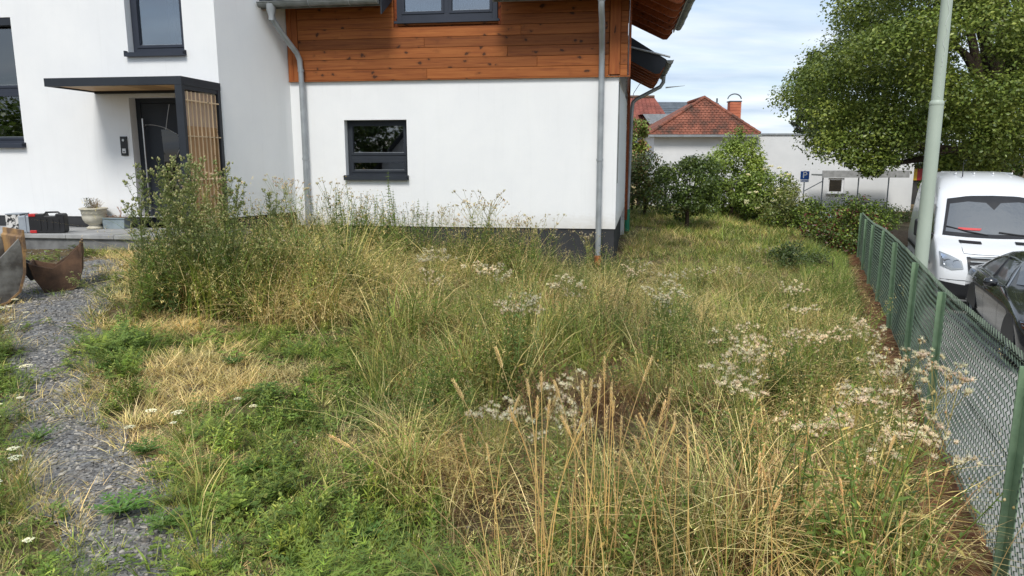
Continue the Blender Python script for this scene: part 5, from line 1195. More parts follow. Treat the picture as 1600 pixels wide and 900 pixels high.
for cx_, cy_, r_, n, k, s0, s1 in ((-3.55, 6.25, .34, 12, 'feather', 1.0, 1.5), (-3.55, 6.25, .34, 12, 'weed', .9, 1.4), (-3.15, 5.6, .2, 6, 'feather', .8, 1.2), (-3.1, 5.6, .2, 7, 'weed', .8, 1.2), (-2.75, 5.0, .18, 8, 'weed', .9, 1.2), (-1.75, 4.9, .35, 16, 'weed', .9, 1.3), (-1.1, 3.7, .45, 26, 'weed', .8, 1.2), (-.75, 3.25, .5, 30, 'pad', .8, 1.2), (-1.9, 4.35, .3, 8, 'feather', .8, 1.1), (-1.8, 4.4, .3, 8, 'weed', .8, 1.2), (-2.0, 11.45, .55, 40, 'herb', 1.4, 2.0), (-2.9, 11.6, .5, 22, 'herb', 1.1, 1.7), (-.1, 11.3, .6, 36, 'herb', 1.1, 1.7), (-4.2, 10.4, .5, 24, 'herb', 1.2, 1.8), (-3.6, 7.6, .5, 24, 'herb', .9, 1.4),
                               (-3.6, 4.2, .4, 30, 'feather', 1.0, 1.7), (-4.6, 5.9, .4, 24, 'feather', 1, 1.6), (-2.9, 3.4, .4, 24, 'long', .4, .6), (-.3, 4.9, .5, 20, 'bed', .6, 1.0), (-.55, 2.7, .4, 24, 'feather', 1.0, 1.6), (-1.35, 5.6, .5, 20, 'weed', .8, 1.2)):
    for _ in range(n):
        a, q = U(0, 6.28), r_*math.sqrt(U(0, 1)); put(k, cx_+q*math.cos(a), cy_+q*math.sin(a), U(s0, s1), U(.8, 1.2), .2)
for nm, fn, k, key in (('short_grass', t_short, 7, 'short'), ('dry_straw_turf', t_straw, 7, 'straw'), ('long_meadow_grass', t_long, 8, 'long'), ('long_green_grass', t_green_long, 6, 'glong'), ('hay_grass', t_hay, 8, 'hay'),
                        ('brown_thatch', t_thatch, 6, 'thatch'), ('dead_brown_stems', t_dark, 5, 'dark'), ('strewn_straw', t_strewn, 4, 'strewn'), ('fine_meadow_herbs', t_bed, 7, 'bed'), ('small_leafy_weeds', t_weed, 6, 'weed'), ('feathery_weeds', t_feather, 6, 'feather'), ('clover', t_clover, 4, 'clover'), ('leafy_meadow_weeds', t_herb, 8, 'herb'), ('upright_lawn_weeds', t_pad, 5, 'pad')):
    scatter(nm, mk(fn, k, nm), pts[key])
print('SCATTER', {k: len(v) for k, v in pts.items()})
# gravel: sheet and stones
mb = MB(); fine = []
for (a, b, r0), (c, d, r1) in zip(PATH, PATH[1:]):
    n = max(2, int(math.hypot(c-a, d-b)/.12))
    for i in range(n): t = i/n; fine.append((a+(c-a)*t, b+(d-b)*t, r0+(r1-r0)*t, c-a, d-b))
for i, (x, y, r_, ex, ey) in enumerate(fine):
    L = math.hypot(ex, ey); nx_, ny_ = -ey/L, ex/L
    for j in range(7):
        q = (j/6*2-1)*(r_+.10+.06*math.sin(i*.9+j)); X, Y = x+nx_*q, y+ny_*q; mb.v.append((X, Y, g(X, Y)+.006))
mb.f = [(i*7+j, i*7+j+1, (i+1)*7+j+1, (i+1)*7+j) for i in range(len(fine)-1) for j in range(6)]; tag(mb.build('gravel_path', 'gravel', smooth=True), kind='structure')
def stone(i):
    rr = random.Random(i); m = MB(); n = 6; sx_, sy_ = rr.uniform(.7, 1.2), rr.uniform(.5, 1.0); lo, hi = [], []
    for j in range(n): a = 6.283*j/n+rr.uniform(-.3, .3); r_ = rr.uniform(.75, 1.1); lo.append((r_*sx_*math.cos(a), r_*sy_*math.sin(a), rr.uniform(-.15, .1))); hi.append((r_*.7*sx_*math.cos(a), r_*.7*sy_*math.sin(a), rr.uniform(.25, .5)))
    m.add(lo+hi, [tuple(range(n, 2*n))]+[(j, (j+1) % n, (j+1) % n+n, j+n) for j in range(n)]); me = bpy.data.meshes.new('stone_chip'); me.from_pydata(m.v, [], m.f); me.materials.append(MATS['stone_chip']); return bpy.data.objects.new('stone_chip', me)
sp_ = []
random.seed(77)
for y0, y1, dn in ((1.3, 3.5, 2600), (3.5, 6, 1700), (6, 9.2, 800), (9.2, 12.2, 260)):
    n = int(8*(y1-y0)*dn)
    for _ in range(n):
        x, y = U(-8.2, -.2), U(y0, y1)
        if not cone(x, y) or blocked(x, y): continue
        pd = path_d(x, y)+(fbm(x, y, 2.2, 60)-.5)*.3
        if pd < .16*U(0, 1)**2 or (y > 7.5 and x < -3.4 and fbm(x, y, .8, 31) > .50 and U(0, 1) < .5) or U(0, 1) < .012:
            sp_.append((x, y, g(x, y)+.008, random.gauss(0, .25), random.gauss(0, .25), U(0, 6.28), 0, 0))
            s_q = U(.007, .017)*(1.7 if U(0, 1) < .06 else 1); sp_[-1] = sp_[-1][:6]+(s_q, s_q*U(.5, 1))
scatter('gravel_stones', [stone(i) for i in range(8)], sp_)
print('STONES', len(sp_))

# ---------------------------------------------------------------- individual plants
def plant(name, label, cat, group, parts, loc=(0, 0, 0)):
    t = empty(name, loc, 0, label, cat, group)
    for nm, vg, mat in parts:
        o = vg.obj(nm, mat, t)
        if nm in ('leaves', 'seed_heads', 'flower_buds'): o['kind'] = 'stuff'
    return t
def seed_thistle(seed, h=.75, nh=14, spread=.13, fluff=1.0, green=.5, nl=20):
    random.seed(seed); st, lf, hd = VG(), VG(), VG(); sc = vary(random.choice(OLIVE+GREEN), .1)
    for s_ in range(random.choice((2, 3, 3))):
        a = U(0, 6.28); bx, by = U(-.04, .04), U(-.04, .04); H_ = h*U(.82, 1.05); ln = U(.02, .18)
        main = [(bx+math.cos(a)*ln*H_*t**1.5, by+math.sin(a)*ln*H_*t**1.5, H_*t*.85) for t in (0, .25, .5, .75, 1)]; st.stem(main, [.0035, .003, .003, .0025, .002], sc)
        for q in range(nl):
            t = U(.06, .85); i = min(int(t*4), 3); f = t*4-i; p = Vector(main[i]).lerp(Vector(main[i+1]), f); aa = U(0, 6.28); lf.leaf(p, (math.cos(aa), math.sin(aa), U(-.1, .6)), U(.05, .10), U(.012, .02), vary(random.choice(GREEN if U(0, 1) < green else OLIVE+HAY[:1]), .2))
        for q in range(5):
            t = U(.72, 1); i = min(int(t*4), 3); p = Vector(main[i]).lerp(Vector(main[i+1]), t*4-i); aa = U(0, 6.28); q_ = U(.5, 1.5); tip = p+Vector((math.cos(aa)*spread*q_, math.sin(aa)*spread*q_, H_*(.97-.85*t)*U(.6, 1.05)+.02)); st.stem([tuple(p), tuple(p.lerp(tip, .5)+Vector((0, 0, -.01))), tuple(tip)], .0016, sc)
            for r_ in range(max(1, int(nh/14*U(2, 4)))):
                c = tip+Vector((U(-.028, .028), U(-.028, .028), U(-.02, .015))); up = (c-p).normalized()+Vector((0, 0, 1)); hd.blob(c-up.normalized()*.006, .005, vary((.24, .20, .11)), 1.5, up)
                if U(0, 1) < fluff: hd.fluff(c, U(.009, .018), vary(random.choice([(.76, .71, .63), (.60, .52, .44), (.69, .63, .55)]), .12), up, 26)
                else: hd.blob(c, .006, vary((.42, .27, .18)), 1.4, up)
    return [('stem', st, 'grass_blades'), ('leaves', lf, 'leaves'), ('seed_heads', hd, 'flower')]
def tall_thistle(seed, h=1.4):
    random.seed(seed); st, lf, hd = VG(), VG(), VG(); sc = (.15, .17, .075)
    main = [(U(-.02, .02)*i, U(-.02, .02)*i, h*t) for i, t in enumerate((0, .25, .5, .75, .96))]; st.stem(main, [.008, .007, .006, .004, .003], sc, 5)
    def along(t): i = min(int(t*4), 3); return Vector(main[i]).lerp(Vector(main[i+1]), t*4-i)
    def spiny(p, aa, L, el=.5):
        c = vary(random.choice([(.24, .30, .13), (.185, .25, .10), (.29, .33, .17)]), .2); d = Vector((math.cos(aa), math.sin(aa), el)).normalized(); lf.leaf(p, d, L, L*.28, c)
        for q in range(2):
            for sg in (-1, 1): pp_ = p+d*L*(.3+.25*q); dd = Vector((math.cos(aa+sg*.9), math.sin(aa+sg*.9), el+.3)); lf.leaf(pp_, dd, L*.38, L*.12, c)
    def bud(c, up): 
        hd.blob(c, U(.011, .016), vary((.27, .29, .14), .2), 1.25, up); c2 = c+Vector(up).normalized()*.012
        k = U(0, 1)
        hd.blob(c2, U(.006, .009), (.42, .30, .40) if k < .10 else vary((.40, .36, .22), .2), 1.0, up)
    for q in range(70): spiny(along(U(.04, .95)), U(0, 6.28), U(.05, .12), U(-.1, .7))
    for q in range(24):
        t = .14+.84*q/24; p = along(t); aa = q*2.4+U(-.3, .3); L = h*U(.16, .30)*(1.15-.6*t); tip = p+Vector((math.cos(aa)*L*.5, math.sin(aa)*L*.5, L*.95)); mid = p.lerp(tip, .5)+Vector((math.cos(aa)*.02, math.sin(aa)*.02, -.01))
        st.stem([tuple(p), tuple(mid), tuple(tip)], [.004, .003, .002], sc)
        for r_ in range(14): f = U(.1, 1); pp_ = p.lerp(mid, f*2) if f < .5 else mid.lerp(tip, f*2-1); spiny(pp_, U(0, 6.28), U(.028, .06), U(0, .9))
        for r_ in range(random.choice((3, 4, 5))): c = tip+Vector((U(-.025, .025), U(-.025, .025), U(-.03, .02))); bud(c, (c-mid).normalized())
    for r_ in range(5): c = along(1)+Vector((U(-.025, .025), U(-.025, .025), U(-.02, .04))); bud(c, (0, 0, 1))
    return [('stem', st, 'leaves'), ('leaves', lf, 'leaves'), ('flower_buds', hd, 'leaves')]
def nettle(seed, h=1.2):
    random.seed(seed); st, lf = VG(), VG(); bend = U(-.08, .08)
    main = [(bend*t*t*h, U(-.01, .01), h*t) for t in np.linspace(0, 1, 6)]; st.stem(main, [.004]*5+[.0015], (.14, .19, .06), 4); n = int(h/.045)
    for q in range(n):
        t = .06+.94*q/n; L = .085*(1.1-.72*t); a = (q % 2)*1.57+U(-.2, .2); i = min(int(t*5), 4); p = Vector(main[i]).lerp(Vector(main[i+1]), t*5-i)
        for sg in (0, math.pi): lf.leaf(p, (math.cos(a+sg), math.sin(a+sg), U(-.55, .15)), L*U(.8, 1.2), L*.5, vary(random.choice([(.10, .19, .035), (.14, .23, .05), (.19, .24, .07)]), .2)); lf.leaf(p, (math.cos(a+1.57+sg), math.sin(a+1.57+sg), U(-.5, .2)), L*U(.5, .9), L*.4, vary((.13, .21, .045), .2))
        if t > .5: 
            for _ in range(3): lf.leaf(p, (U(-1, 1), U(-1, 1), -.3), .022, .006, vary((.20, .22, .08)))
    return [('stem', st, 'leaves'), ('leaves', lf, 'leaves')]
def umbel(seed, h=.3, r_=.03):
    random.seed(seed); st, hd = VG(), VG(); top = Vector((U(-.04, .04), U(-.04, .04), h)); st.stem([(0, 0, 0), tuple(top*.5), tuple(top)], .0018, (.14, .18, .06))
    for q in range(60):
        a, q_ = U(0, 6.28), math.sqrt(U(0, 1))*r_; p = top+Vector((q_*math.cos(a), q_*math.sin(a), .012-q_*q_*6)); hd.blob(p, U(.0038, .0055), vary((.9, .9, .86), .05), .6)
        if q % 5 == 0: st.stem([tuple(top-Vector((0, 0, .02))), tuple(p)], .0006, (.16, .2, .08))
    return [('stem', st, 'leaves'), ('flower_head', hd, 'flower')]
def grass_stalk(seed, h=1.0, lean=.1, bend=0, r0=.0027, col=(.66, .46, .24)):
    random.seed(seed); st, hd = VG(), VG(); N = 9; pts_ = []
    for i in range(N+1): t = i/N; pts_.append((lean*h*t+bend*h*t**3, 0, h*(t-abs(bend)*.28*t**3)))
    st.stem(pts_, [r0]*6+[r0*.7]*(N-5), col, 4)
    st.blade((0, 0, h*.1), h*.45, U(0, 6.28), .4, .005, vary(HAY[1]), 2, 4, .3)
    a, b = Vector(pts_[-2]), Vector(pts_[-1]); d = (b-a).normalized(); L = U(.07, .12); k = 46
    for i in range(k):
        f = i/k; p = a.lerp(b, .4)+d*L*f; rr_ = .0065*math.sin(math.pi*min(f*.9+.1, 1))+.0012; aa = i*2.4; s_ = d.orthogonal().normalized(); q_ = s_*math.cos(aa)+d.cross(s_)*math.sin(aa)
        hd.leaf(p+q_*rr_*.4, tuple(d+q_*.55), .014, .0045, vary(random.choice([(.78, .60, .38), (.68, .50, .29)]), .15))
    return [('stem', st, 'grass_blades'), ('seed_head', hd, 'flower')]
def place(proto_list, spots, used):
    for (x, y, rz_, s, *rest) in spots:
        k = random.randrange(len(proto_list)) if not rest or rest[0] is None else rest[0]; o = proto_list[k]
        if o in used: o = copy_tree(o)
        else: used.add(o)
        o.location = (x, y, g(x, y)-.01); o.rotation_euler = (U(-.05, .05), U(-.05, .05), rz_); o.scale = (s, s, s)
        yield o
random.seed(31); used = set()
GL = 'fluffy seed-headed thistles in the meadow'
pl = [plant('seeding_thistle', 'cream fluffy seed-headed thistle standing in the tall meadow grass', 'thistle', GL, seed_thistle(400+i, .80, 17, .075, .97)) for i in range(6)]
CL = [(-.8, 8.95, 4, .22, 'in the dense cream patch before the grey plinth, left of centre'), (.16, 5.98, 4, .13, 'in the bright patch at the middle of the meadow, below the plinth'), (.5, 7.1, 2, .12, 'just right of the bright middle patch, nearer the house'),
      (1.35, 6.65, 3, .12, 'below the rusty pipe foot in the middle distance'), (1.58, 4.75, 3, .09, 'in the large pale clump right of the brown hollow'), (1.42, 4.3, 2, .08, 'at the near edge of the large pale clump'), (1.23, 3.85, 2, .06, 'with a mauve tinge among the tall stalks, right of centre'),
      (-.06, 3.6, 2, .05, 'alone at the left rim of the straw stalks'), (1.78, 3.5, 1, .08, 'in the whitest fluffy group near the wall, low on the right'), (2.15, 4.35, 2, .12, 'leaning over the brick coping before the second post'), (.25, 3.45, 2, .06, 'among the tallest stalks in the foreground'),
      (.4, 3.9, 1, .1, 'behind the tallest foreground stalks'), (2.86, 7.05, 2, .25, 'far to the right close to the green strip by the wall'), (2.2, 5.3, 3, .2, 'in the pale hay between the big clump and the wall'), (1.9, 3.05, 2, .08, 'low in the right foreground near the brown grass'),
      (-.35, 6.9, 2, .25, 'at the border of lawn and meadow left of centre'), (1.5, 3.35, 1, .12, 'small, in front of the whitest fluffy group'), (2.9, 5.8, 1, .1, 'single, beside the middle fence posts'), (-.2, 7.9, 2, .25, 'behind the middle patch towards the small window'), (1.9, 8.6, 2, .4, 'in the far meadow in front of the house corner')]
for cx_, cy_, n, sp0, where in CL:
    for _ in range(n):
        x, y = cx_+random.gauss(0, sp0), cy_+random.gauss(0, sp0)
        if blocked(x, y): x -= .15
        for o in place(pl, [(x, y, U(0, 6.28), U(.88, 1.06))], used): o['label'] = 'cream fluffy thistle '+where; o['group'] = 'fluffy thistles '+where
pl2 = [plant('low_seed_thistle', 'low browned thistle with small pale seed heads on the lawn beside the house', 'thistle', 'low pale thistles beside the house', seed_thistle(450+i, .40, 12, .12, .8, .3)) for i in range(3)]
list(place(pl2, [(2.4+U(-.5, 1.1), U(10.6, 11.6), U(0, 6), U(.8, 1.2)) for _ in range(12)]+[(5.4+U(-.6, .6), 14.3+U(-.4, .4), U(0, 6), 1) for _ in range(4)], used))
pl3 = [plant('wall_thistle', 'tall thin thistle with pale brown seed heads against the house wall', 'thistle', 'tall browned thistles along the house wall', seed_thistle(470+i, 1.0, 16, .13, .6, .75, 46)) for i in range(5)]
sp3 = []
for x0_, s_ in ((-4.55, 1.18), (-4.3, 1.0), (-3.95, 1.05), (-3.6, 1.1), (-3.3, .95), (-3.05, 1.1), (-2.85, 1.05), (-2.55, .95), (-.65, 1.15), (-.5, 1.3), (-.35, 1.2), (-.15, 1.0), (.05, .98), (-.85, .85), (.35, 1.0), (.5, 1.1), (.62, .9), (1.28, .98), (-1.0, .95), (-1.25, .9), (-1.4, .95), (-4.8, 1.1), (-3.75, 1.2), (.2, .85)):
    y = 12.5+(1.92-x0_)*.1477-1.0+U(-.35, .25); 
    if x0_ < -4: y = 10.6+U(-.2, .2)
    sp3.append((x0_, y, U(0, 6), s_*U(1.06, 1.22)))
sp3.sort()
for i, o in enumerate(place(pl3, sp3, used)):
    w = 'before the slanted wall left of the downpipe' if i < 3 else 'between the left downpipe and the small window' if i < 10 else 'below and right of the small window' if i < 15 else 'in the middle of the long grey plinth' if i < 22 else 'left of the right-hand downpipe'
    o['label'] = 'tall thin thistle with pale brown seed heads '+w; o['group'] = 'browned thistles '+w
pl4 = [plant('tall_thistle', 'tall green branching thistle rising in front of the entrance canopy', 'thistle', 'tall green thistles in front of the entrance', tall_thistle(500+i, 1.5)) for i in range(5)]
sp4 = [(-3.95, 7.75, 0, .98), (-3.80, 7.95, 1, 1.04), (-3.65, 7.7, 2, 1.0), (-3.5, 7.95, 3, 1.07), (-3.35, 7.8, 4, 1.10), (-3.2, 8.0, 5, 1.06), (-3.05, 7.85, .5, .96), (-3.72, 8.15, 1.5, .9), (-3.42, 7.6, 2.5, .86), (-3.9, 7.5, .7, .75), (-3.15, 7.55, .2, .8), (-3.58, 7.5, .9, .82)]
for o, lab in zip(place(pl4, sp4, used), ('leftmost of the upright green thistles, before the door handle', 'green thistle before the dark door leaf', 'green thistle covering the middle of the door', 'green thistle before the canopy post', 'tallest green thistle, before the wooden slats', 'tall green thistle at the right half of the slats', 'green thistle at the back post of the canopy', 'shorter green thistle at the rear of the clump', 'short green thistle low in the middle of the clump', 'small green thistle nearest the gravel path', 'small green thistle at the right foot of the clump', 'small green thistle at the front centre of the clump')): o['label'] = lab
lean = [copy_tree(pl4[0]), copy_tree(pl4[2])]
for o, l_, r_, yy, lab in ((lean[0], (-4.05, 7.5), (0, R(-58), R(10)), .44, 'green thistle sprawling low over the gravel at the left of the clump'), (lean[1], (-2.85, 7.9), (0, R(12), 0), .9, 'green thistle apart to the right of the clump against the slanted wall')):
    o.location = (*l_, g(*l_)); o.rotation_euler = r_; o.scale = (yy,)*3; o['label'] = lab; del o['group']
pl5 = [plant('nettle', 'tall green nettle below the small window', 'nettle', 'nettles below the small window', nettle(520+i, 1.15+.1*i)) for i in range(4)]
sp5 = [(-2.22, 11.6, 0, 1.05, 0), (-2.05, 11.7, 1, .92, 1), (-1.93, 11.5, 2, 1.18, 2), (-1.86, 11.7, 3, 1.0, 3), (-1.55, 11.6, 4, .95, 1), (-1.42, 11.7, 5, 1.0, 0), (-2.75, 11.7, 1, .9, 2), (-1.7, 11.45, 2, .8, 0), (-2.1, 11.35, 3, .75, 3), (-1.3, 11.5, 3, .75, 2), (-2.3, 11.3, 3, .7, 1)]
for i, o in enumerate(place(pl5, sp5+[(x+.12, y-.18, a, s*.82, k) for x, y, a, s, k in sp5]+[(x-.1, y-.3, a, s*.62, k) for x, y, a, s, k in sp5], used)):
    w = ('in the back row against the wall', 'in the middle row', 'in the low front row')[i//11]; o['label'] = 'green nettle below the small window '+w; o['group'] = 'nettles '+w
pl6 = [plant('white_umbel_flower', 'small flat white flower head on a thin stem beside the gravel path', 'flower', 'white umbel flowers by the gravel path', umbel(540+i, .22+.03*i, .030+.005*i)) for i in range(4)]
sp6 = [(-1.98, 4.15, 0, 1), (-2.22, 4.25, 0, 1), (-2.28, 4.05, 0, .7), (-2.12, 4.3, 0, .7), (-2.75, 3.75, 0, 1.0), (-2.95, 3.85, 0, .9), (-3.2, 4.3, 0, 1.0), (-3.1, 4.15, 0, .9), (-2.6, 3.6, 0, .9), (-2.7, 3.4, 0, 1), (-3.0, 3.6, 0, 1.1), (-4.6, 6.3, 0, .9), (-4.75, 6.5, 0, .9), (-4.7, 6.1, 0, .9), (-4.9, 6.9, 0, .8), (-4.5, 6.0, 0, .8), (-1.9, 4.75, 0, .6), (-1.75, 4.6, 0, .6), (-3.35, 4.7, 0, .8), (-4.95, 7.0, 0, .7), (-2.45, 3.1, 0, 1.1), (-2.15, 2.95, 0, .8), (-2.6, 3.2, 0, .9), (-3.45, 4.9, 0, 1), (-3.3, 4.0, 0, 1.2), (-2.9, 3.3, 0, .8)]+[(-4.75+random.gauss(0, .16), 6.3+random.gauss(0, .3), 0, U(.35, .6)) for _ in range(22)]
list(place(pl6, sp6, used))
ros = []
for i, (x, y, s, lab) in enumerate(((-1.98, 3.42, 1.15, 'dark green toothed-leaf rosette at the right edge of the gravel path, lowest in the picture'), (-1.72, 3.3, .8, 'smaller toothed rosette right of the lowest one by the path'), (-2.2, 4.1, .9, 'leafy rosette under the two white flower heads'), (-3.45, 6.2, 1.2, 'leafy weed bulging over the path, left of the straw patch'), (-3.2, 5.6, 1.0, 'green weed in the straw patch beside the path'),
                                    (-1.9, 5.3, .95, 'dark leafy weed in the middle of the lawn'), (-2.35, 5.9, .8, 'yellowish leafy weed left of the middle of the lawn'), (-.75, 3.25, .95, 'broad-leaved weed at the foot of the meadow, lower centre'), (-.95, 2.95, .85, 'broad-leaved weed nearest the bottom edge, left of the stalks'), (-3.0, 4.35, .7, 'small weed growing in the gravel path'), (-1.5, 3.9, .8, 'leafy weed under the level stalk head'))):
    o = t_ros(i, s).obj('leafy_rosette', 'leaves', None); o.location = (x, y, g(x, y)+.02); o.scale = (1, 1, 1.1); tag(o, lab, 'weed')
# tall stalks in the foreground
pl7 = [plant('grass_stalk', 'tall straw-coloured grass stalk with a feathery seed head in the foreground', 'grass stalk', 'tall straw-coloured stalks in the foreground', grass_stalk(560+i, 1.0, *[(.05, .0), (.10, .05), (-.04, .04), (.16, .10), (.02, .16)][i])) for i in range(5)]
for cx0, n, h0, where in ((.13, 9, 1.0, 'in the leftmost upright bundle'), (.30, 8, .98, 'in the golden-green second bundle'), (.42, 10, .95, 'in the tall reddish third bundle'), (.62, 5, .88, 'in the sparse row right of the reddish bundle'), (.72, 5, .85, 'before the brown hollow'), (.85, 7, .8, 'in the thick bundle at the middle of the foreground'),
        (1.05, 5, .8, 'right of the thick middle bundle'), (1.3, 5, .72, 'between the middle bundle and the brown grass'), (-.05, 3, .85, 'left of all the bundles, standing alone'), (1.55, 4, .75, 'in the brown grass on the right'), (1.8, 3, .7, 'closest to the brick wall')):
    for _ in range(n):
        for o in place(pl7, [(cx0+random.gauss(0, .028), U(2.35, 3.15), U(0, 6.28), h0*U(.86, 1.08))], used): o['label'] = 'tall straw-coloured stalk '+where; o['group'] = 'straw stalks '+where
ls = [plant('arching_stalk', lab, 'grass stalk', None, grass_stalk(580+i, 1.0, l_, b_, r0=.0017)) for i, (lab, l_, b_) in enumerate((('longest stalk arching left over the green weeds, its pale head lying level', .55, .42), ('second stalk leaning left, steeper than the longest one', .36, .10), ('third leaning stalk, nearest the centre of the meadow', .28, .08), ('stalk leaning right towards the fence corner', .42, .05), ('shorter stalk leaning right close to the retaining wall', .40, .04)))]
for o, x, y, rz_, s in zip(ls, (.14, .18, .22, 1.25, 1.62), (2.35, 2.5, 2.6, 2.6, 2.7), (R(162), R(150), R(135), R(35), R(40)), (.92, 1.02, 1.12, .85, .7)): o.location = (x, y, g(x, y)); o.rotation_euler = (0, 0, rz_); o.scale = (s,)*3
# the flowering thistles near the camera at the fence
pl8 = [plant('fence_thistle', 'grey-green thistle with large fluffy heads growing against the fence', 'thistle', 'fluffy thistles against the fence', seed_thistle(600+i, .95, 22, .10, .9, .8)) for i in range(3)]
list(place(pl8, [(*FP(-3.0, -.32), 0, 1.0), (*FP(-3.2, -.4), 2, .9), (*FP(-2.7, -.35), 3, 1.02), (*FP(-3.5, -.38), 4, .8), (*FP(-3.35, -.30), 5, 1.0), (*FP(-2.0, -.4), 5, .7)], used))
# potted plants and tulips
up = plant('potted_shrub', 'small half dried shrub growing in the cream urn', 'shrub', None, [])
random.seed(9); a_, b_ = VG(), VG()
for i in range(60):
    d = Vector((random.gauss(0, .5), random.gauss(0, .5), U(.5, 1))).normalized(); L = U(.08, .22); p = Vector((U(-.06, .06)+.02, U(-.04, .04), .26)); a_.stem([tuple(p), tuple(p+d*L*.5), tuple(p+d*L)], .0022, vary((.36, .30, .26)), 3)
    for q in range(5): a_.leaf(p+d*L*U(.4, 1), (U(-1, 1), U(-1, 1), U(-.3, 1)), .025, .008, vary((.42, .37, .31)))
for i in range(160): p = Vector((random.gauss(-.07, .035), random.gauss(0, .03), U(.26, .44))); b_.leaf(p, (U(-1, 1), U(-1, 1), U(0, 1)), .03, .012, vary((.045, .07, .03)))
a_.obj('dry_twigs', 'grass_blades', up); b_.obj('evergreen_sprig', 'leaves', up); up.location = HW(-8.66, -1.80, .74)
dp = plant('withered_plant', 'withered brown plant in the blue-grey trough', 'plant', None, []); a_ = VG()
for i in range(40): a_.leaf((U(-.16, .16), U(-.06, .06), U(0, .03)), (U(-1, 1), U(-1, 1), U(0, .6)), .04, .014, vary((.28, .15, .09)))
for i in range(5): a_.stem([(.06, 0, 0), (.08+U(-.02, .02), 0, .08), (.06+U(-.05, .05), U(-.03, .03), .18)], .003, (.34, .18, .13))
a_.obj('dry_leaves', 'grass_blades', dp); dp.location = HW(-8.30, -1.74, .86)
for i, (a, h, mm, lab) in enumerate(((-10.24, .34, 'tulip_yellow', 'taller yellow tulip behind the left window'), (-10.34, .24, 'tulip_pink', 'pink tulip left of the yellow one behind the window'))):
    t = empty('tulip', HW(a, -1.31, 2.14), 0, lab, 'tulip'); s_ = VG(); s_.stem([(0, 0, 0), (0, 0, h)], .004, (.15, .25, .08), 5)
    for q in range(3): s_.leaf((0, 0, 0), (math.cos(q*2), .2*math.sin(q*2), 1.6), .2, .04, (.13, .24, .09))
    s_.obj('stem', 'leaves', t); m = MB()
    for q in range(6):
        aa = q*1.047; m.add([(0, 0, h-.01), (.045*math.cos(aa-.5), .045*math.sin(aa-.5), h+.04), (.048*math.cos(aa+.5), .048*math.sin(aa+.5), h+.04), (.036*math.cos(aa), .036*math.sin(aa), h+.11)], [(0, 1, 3, 2)])
    m.build('petals', mm, t)

# ---------------------------------------------------------------- trees and bushes
def cloud(lobes, per, size, cols, upb=.5, shell=.55, droop=0., seed=1, asp=.62, jit=.25):
    r = np.random.default_rng(seed); L = np.array(lobes, float); n = len(L)*per; idx = np.repeat(np.arange(len(L)), per)
    d = r.normal(size=(n, 3)); d /= np.linalg.norm(d, axis=1)[:, None]; rad = shell+(1-shell)*r.random(n); out = r.random(n) < .13; rad[out] *= r.uniform(1.0, 1.22, out.sum())
    c = L[idx, :3]+d*L[idx, 3:6]*rad[:, None]; c[:, 2] -= droop*(rad**2)*L[idx, 3]*r.random(n)
    nrm = d*.6+np.array([0, 0, upb])+r.normal(size=(n, 3))*.55; nrm /= np.linalg.norm(nrm, axis=1)[:, None]
    t = np.cross(nrm, r.normal(size=(n, 3))); t[:, 2] -= droop*.6; t -= nrm*(t*nrm).sum(1)[:, None]; t /= np.linalg.norm(t, axis=1)[:, None]; b = np.cross(nrm, t)
    s = size*r.uniform(.6, 1.25, n)[:, None]; V = np.stack([c-t*s*.5, c+b*s*asp*.5+nrm*s*.10, c+t*s*.5, c-b*s*asp*.5+nrm*s*.10], 1).reshape(-1, 3)
    k = np.arange(n)*4; F = np.concatenate([np.stack([k, k+1, k+2], 1), np.stack([k, k+2, k+3], 1)]); cl = np.array(cols)[r.integers(0, len(cols), n)]*r.uniform(1-jit, 1+jit, n)[:, None]*r.uniform(.85, 1.12, len(L))[idx][:, None]
    return V, F, np.repeat(cl, 4, 0)
def lobes_on(c, rad, n, r0, r1, seed, sq=.6, inner=.55, zmin=None, front=None):
    r = np.random.default_rng(seed); out = []
    while len(out) < n:
        d = r.normal(size=3); d /= np.linalg.norm(d); q = inner+(1-inner)*r.random()**.6; p = np.array(c)+d*np.array(rad)*q
        if zmin is not None and p[2] < zmin(p): continue
        s = r.uniform(r0, r1); out.append((*p, s, s, s*sq))
    return out
def tree(name, label, cat, base, lobes, per, size, cols, trunk_r, group=None, limbs=7, seed=1, bark='bark', **kw):
    t = empty(name, base, 0, label, cat, group); L = [(a-base[0], b-base[1], c-base[2], d, e_, f) for a, b, c, d, e_, f in lobes]; V, F, C = cloud(L, per, size, cols, seed=seed, **kw); np_obj('crown', V, F, C, 'leaves', t)
    if trunk_r:
        r = random.Random(seed); cz = sum(l[2] for l in L)/len(L); m = MB().tube([(0, 0, -.3), (.02, 0, cz*.25), (r.uniform(-.1, .1)*cz*.3, 0, cz*.6), (0, 0, cz*1.0)], [trunk_r*1.25, trunk_r, trunk_r*.8, trunk_r*.4], 12)
        m.build('trunk', bark, t, smooth=True)
        m = MB()
        for l in r.sample(L, min(limbs, len(L))):
            z0 = cz*r.uniform(.3, .75); mid = (l[0]*.45, l[1]*.45, z0+(l[2]-z0)*.6); m.tube([(0, 0, z0), mid, l[:3]], [trunk_r*.45, trunk_r*.28, trunk_r*.08], 6)
        m.build('limbs', bark, t, smooth=True)
    return t
LIMEC = [(.165, .215, .05), (.125, .175, .04), (.22, .265, .07), (.095, .14, .034)]
def crown_left(y, z):
    t = [(0, 7.0), (3.4, 7.05), (4.1, 7.5), (4.9, 8.1), (5.6, 8.4), (7, 8.9), (12, 10.6)]
    for (a, p_), (b, q_) in zip(t, t[1:]):
        if z <= b: return (p_+(q_-p_)*(z-a)/(b-a))*y/20-.75
    return 99
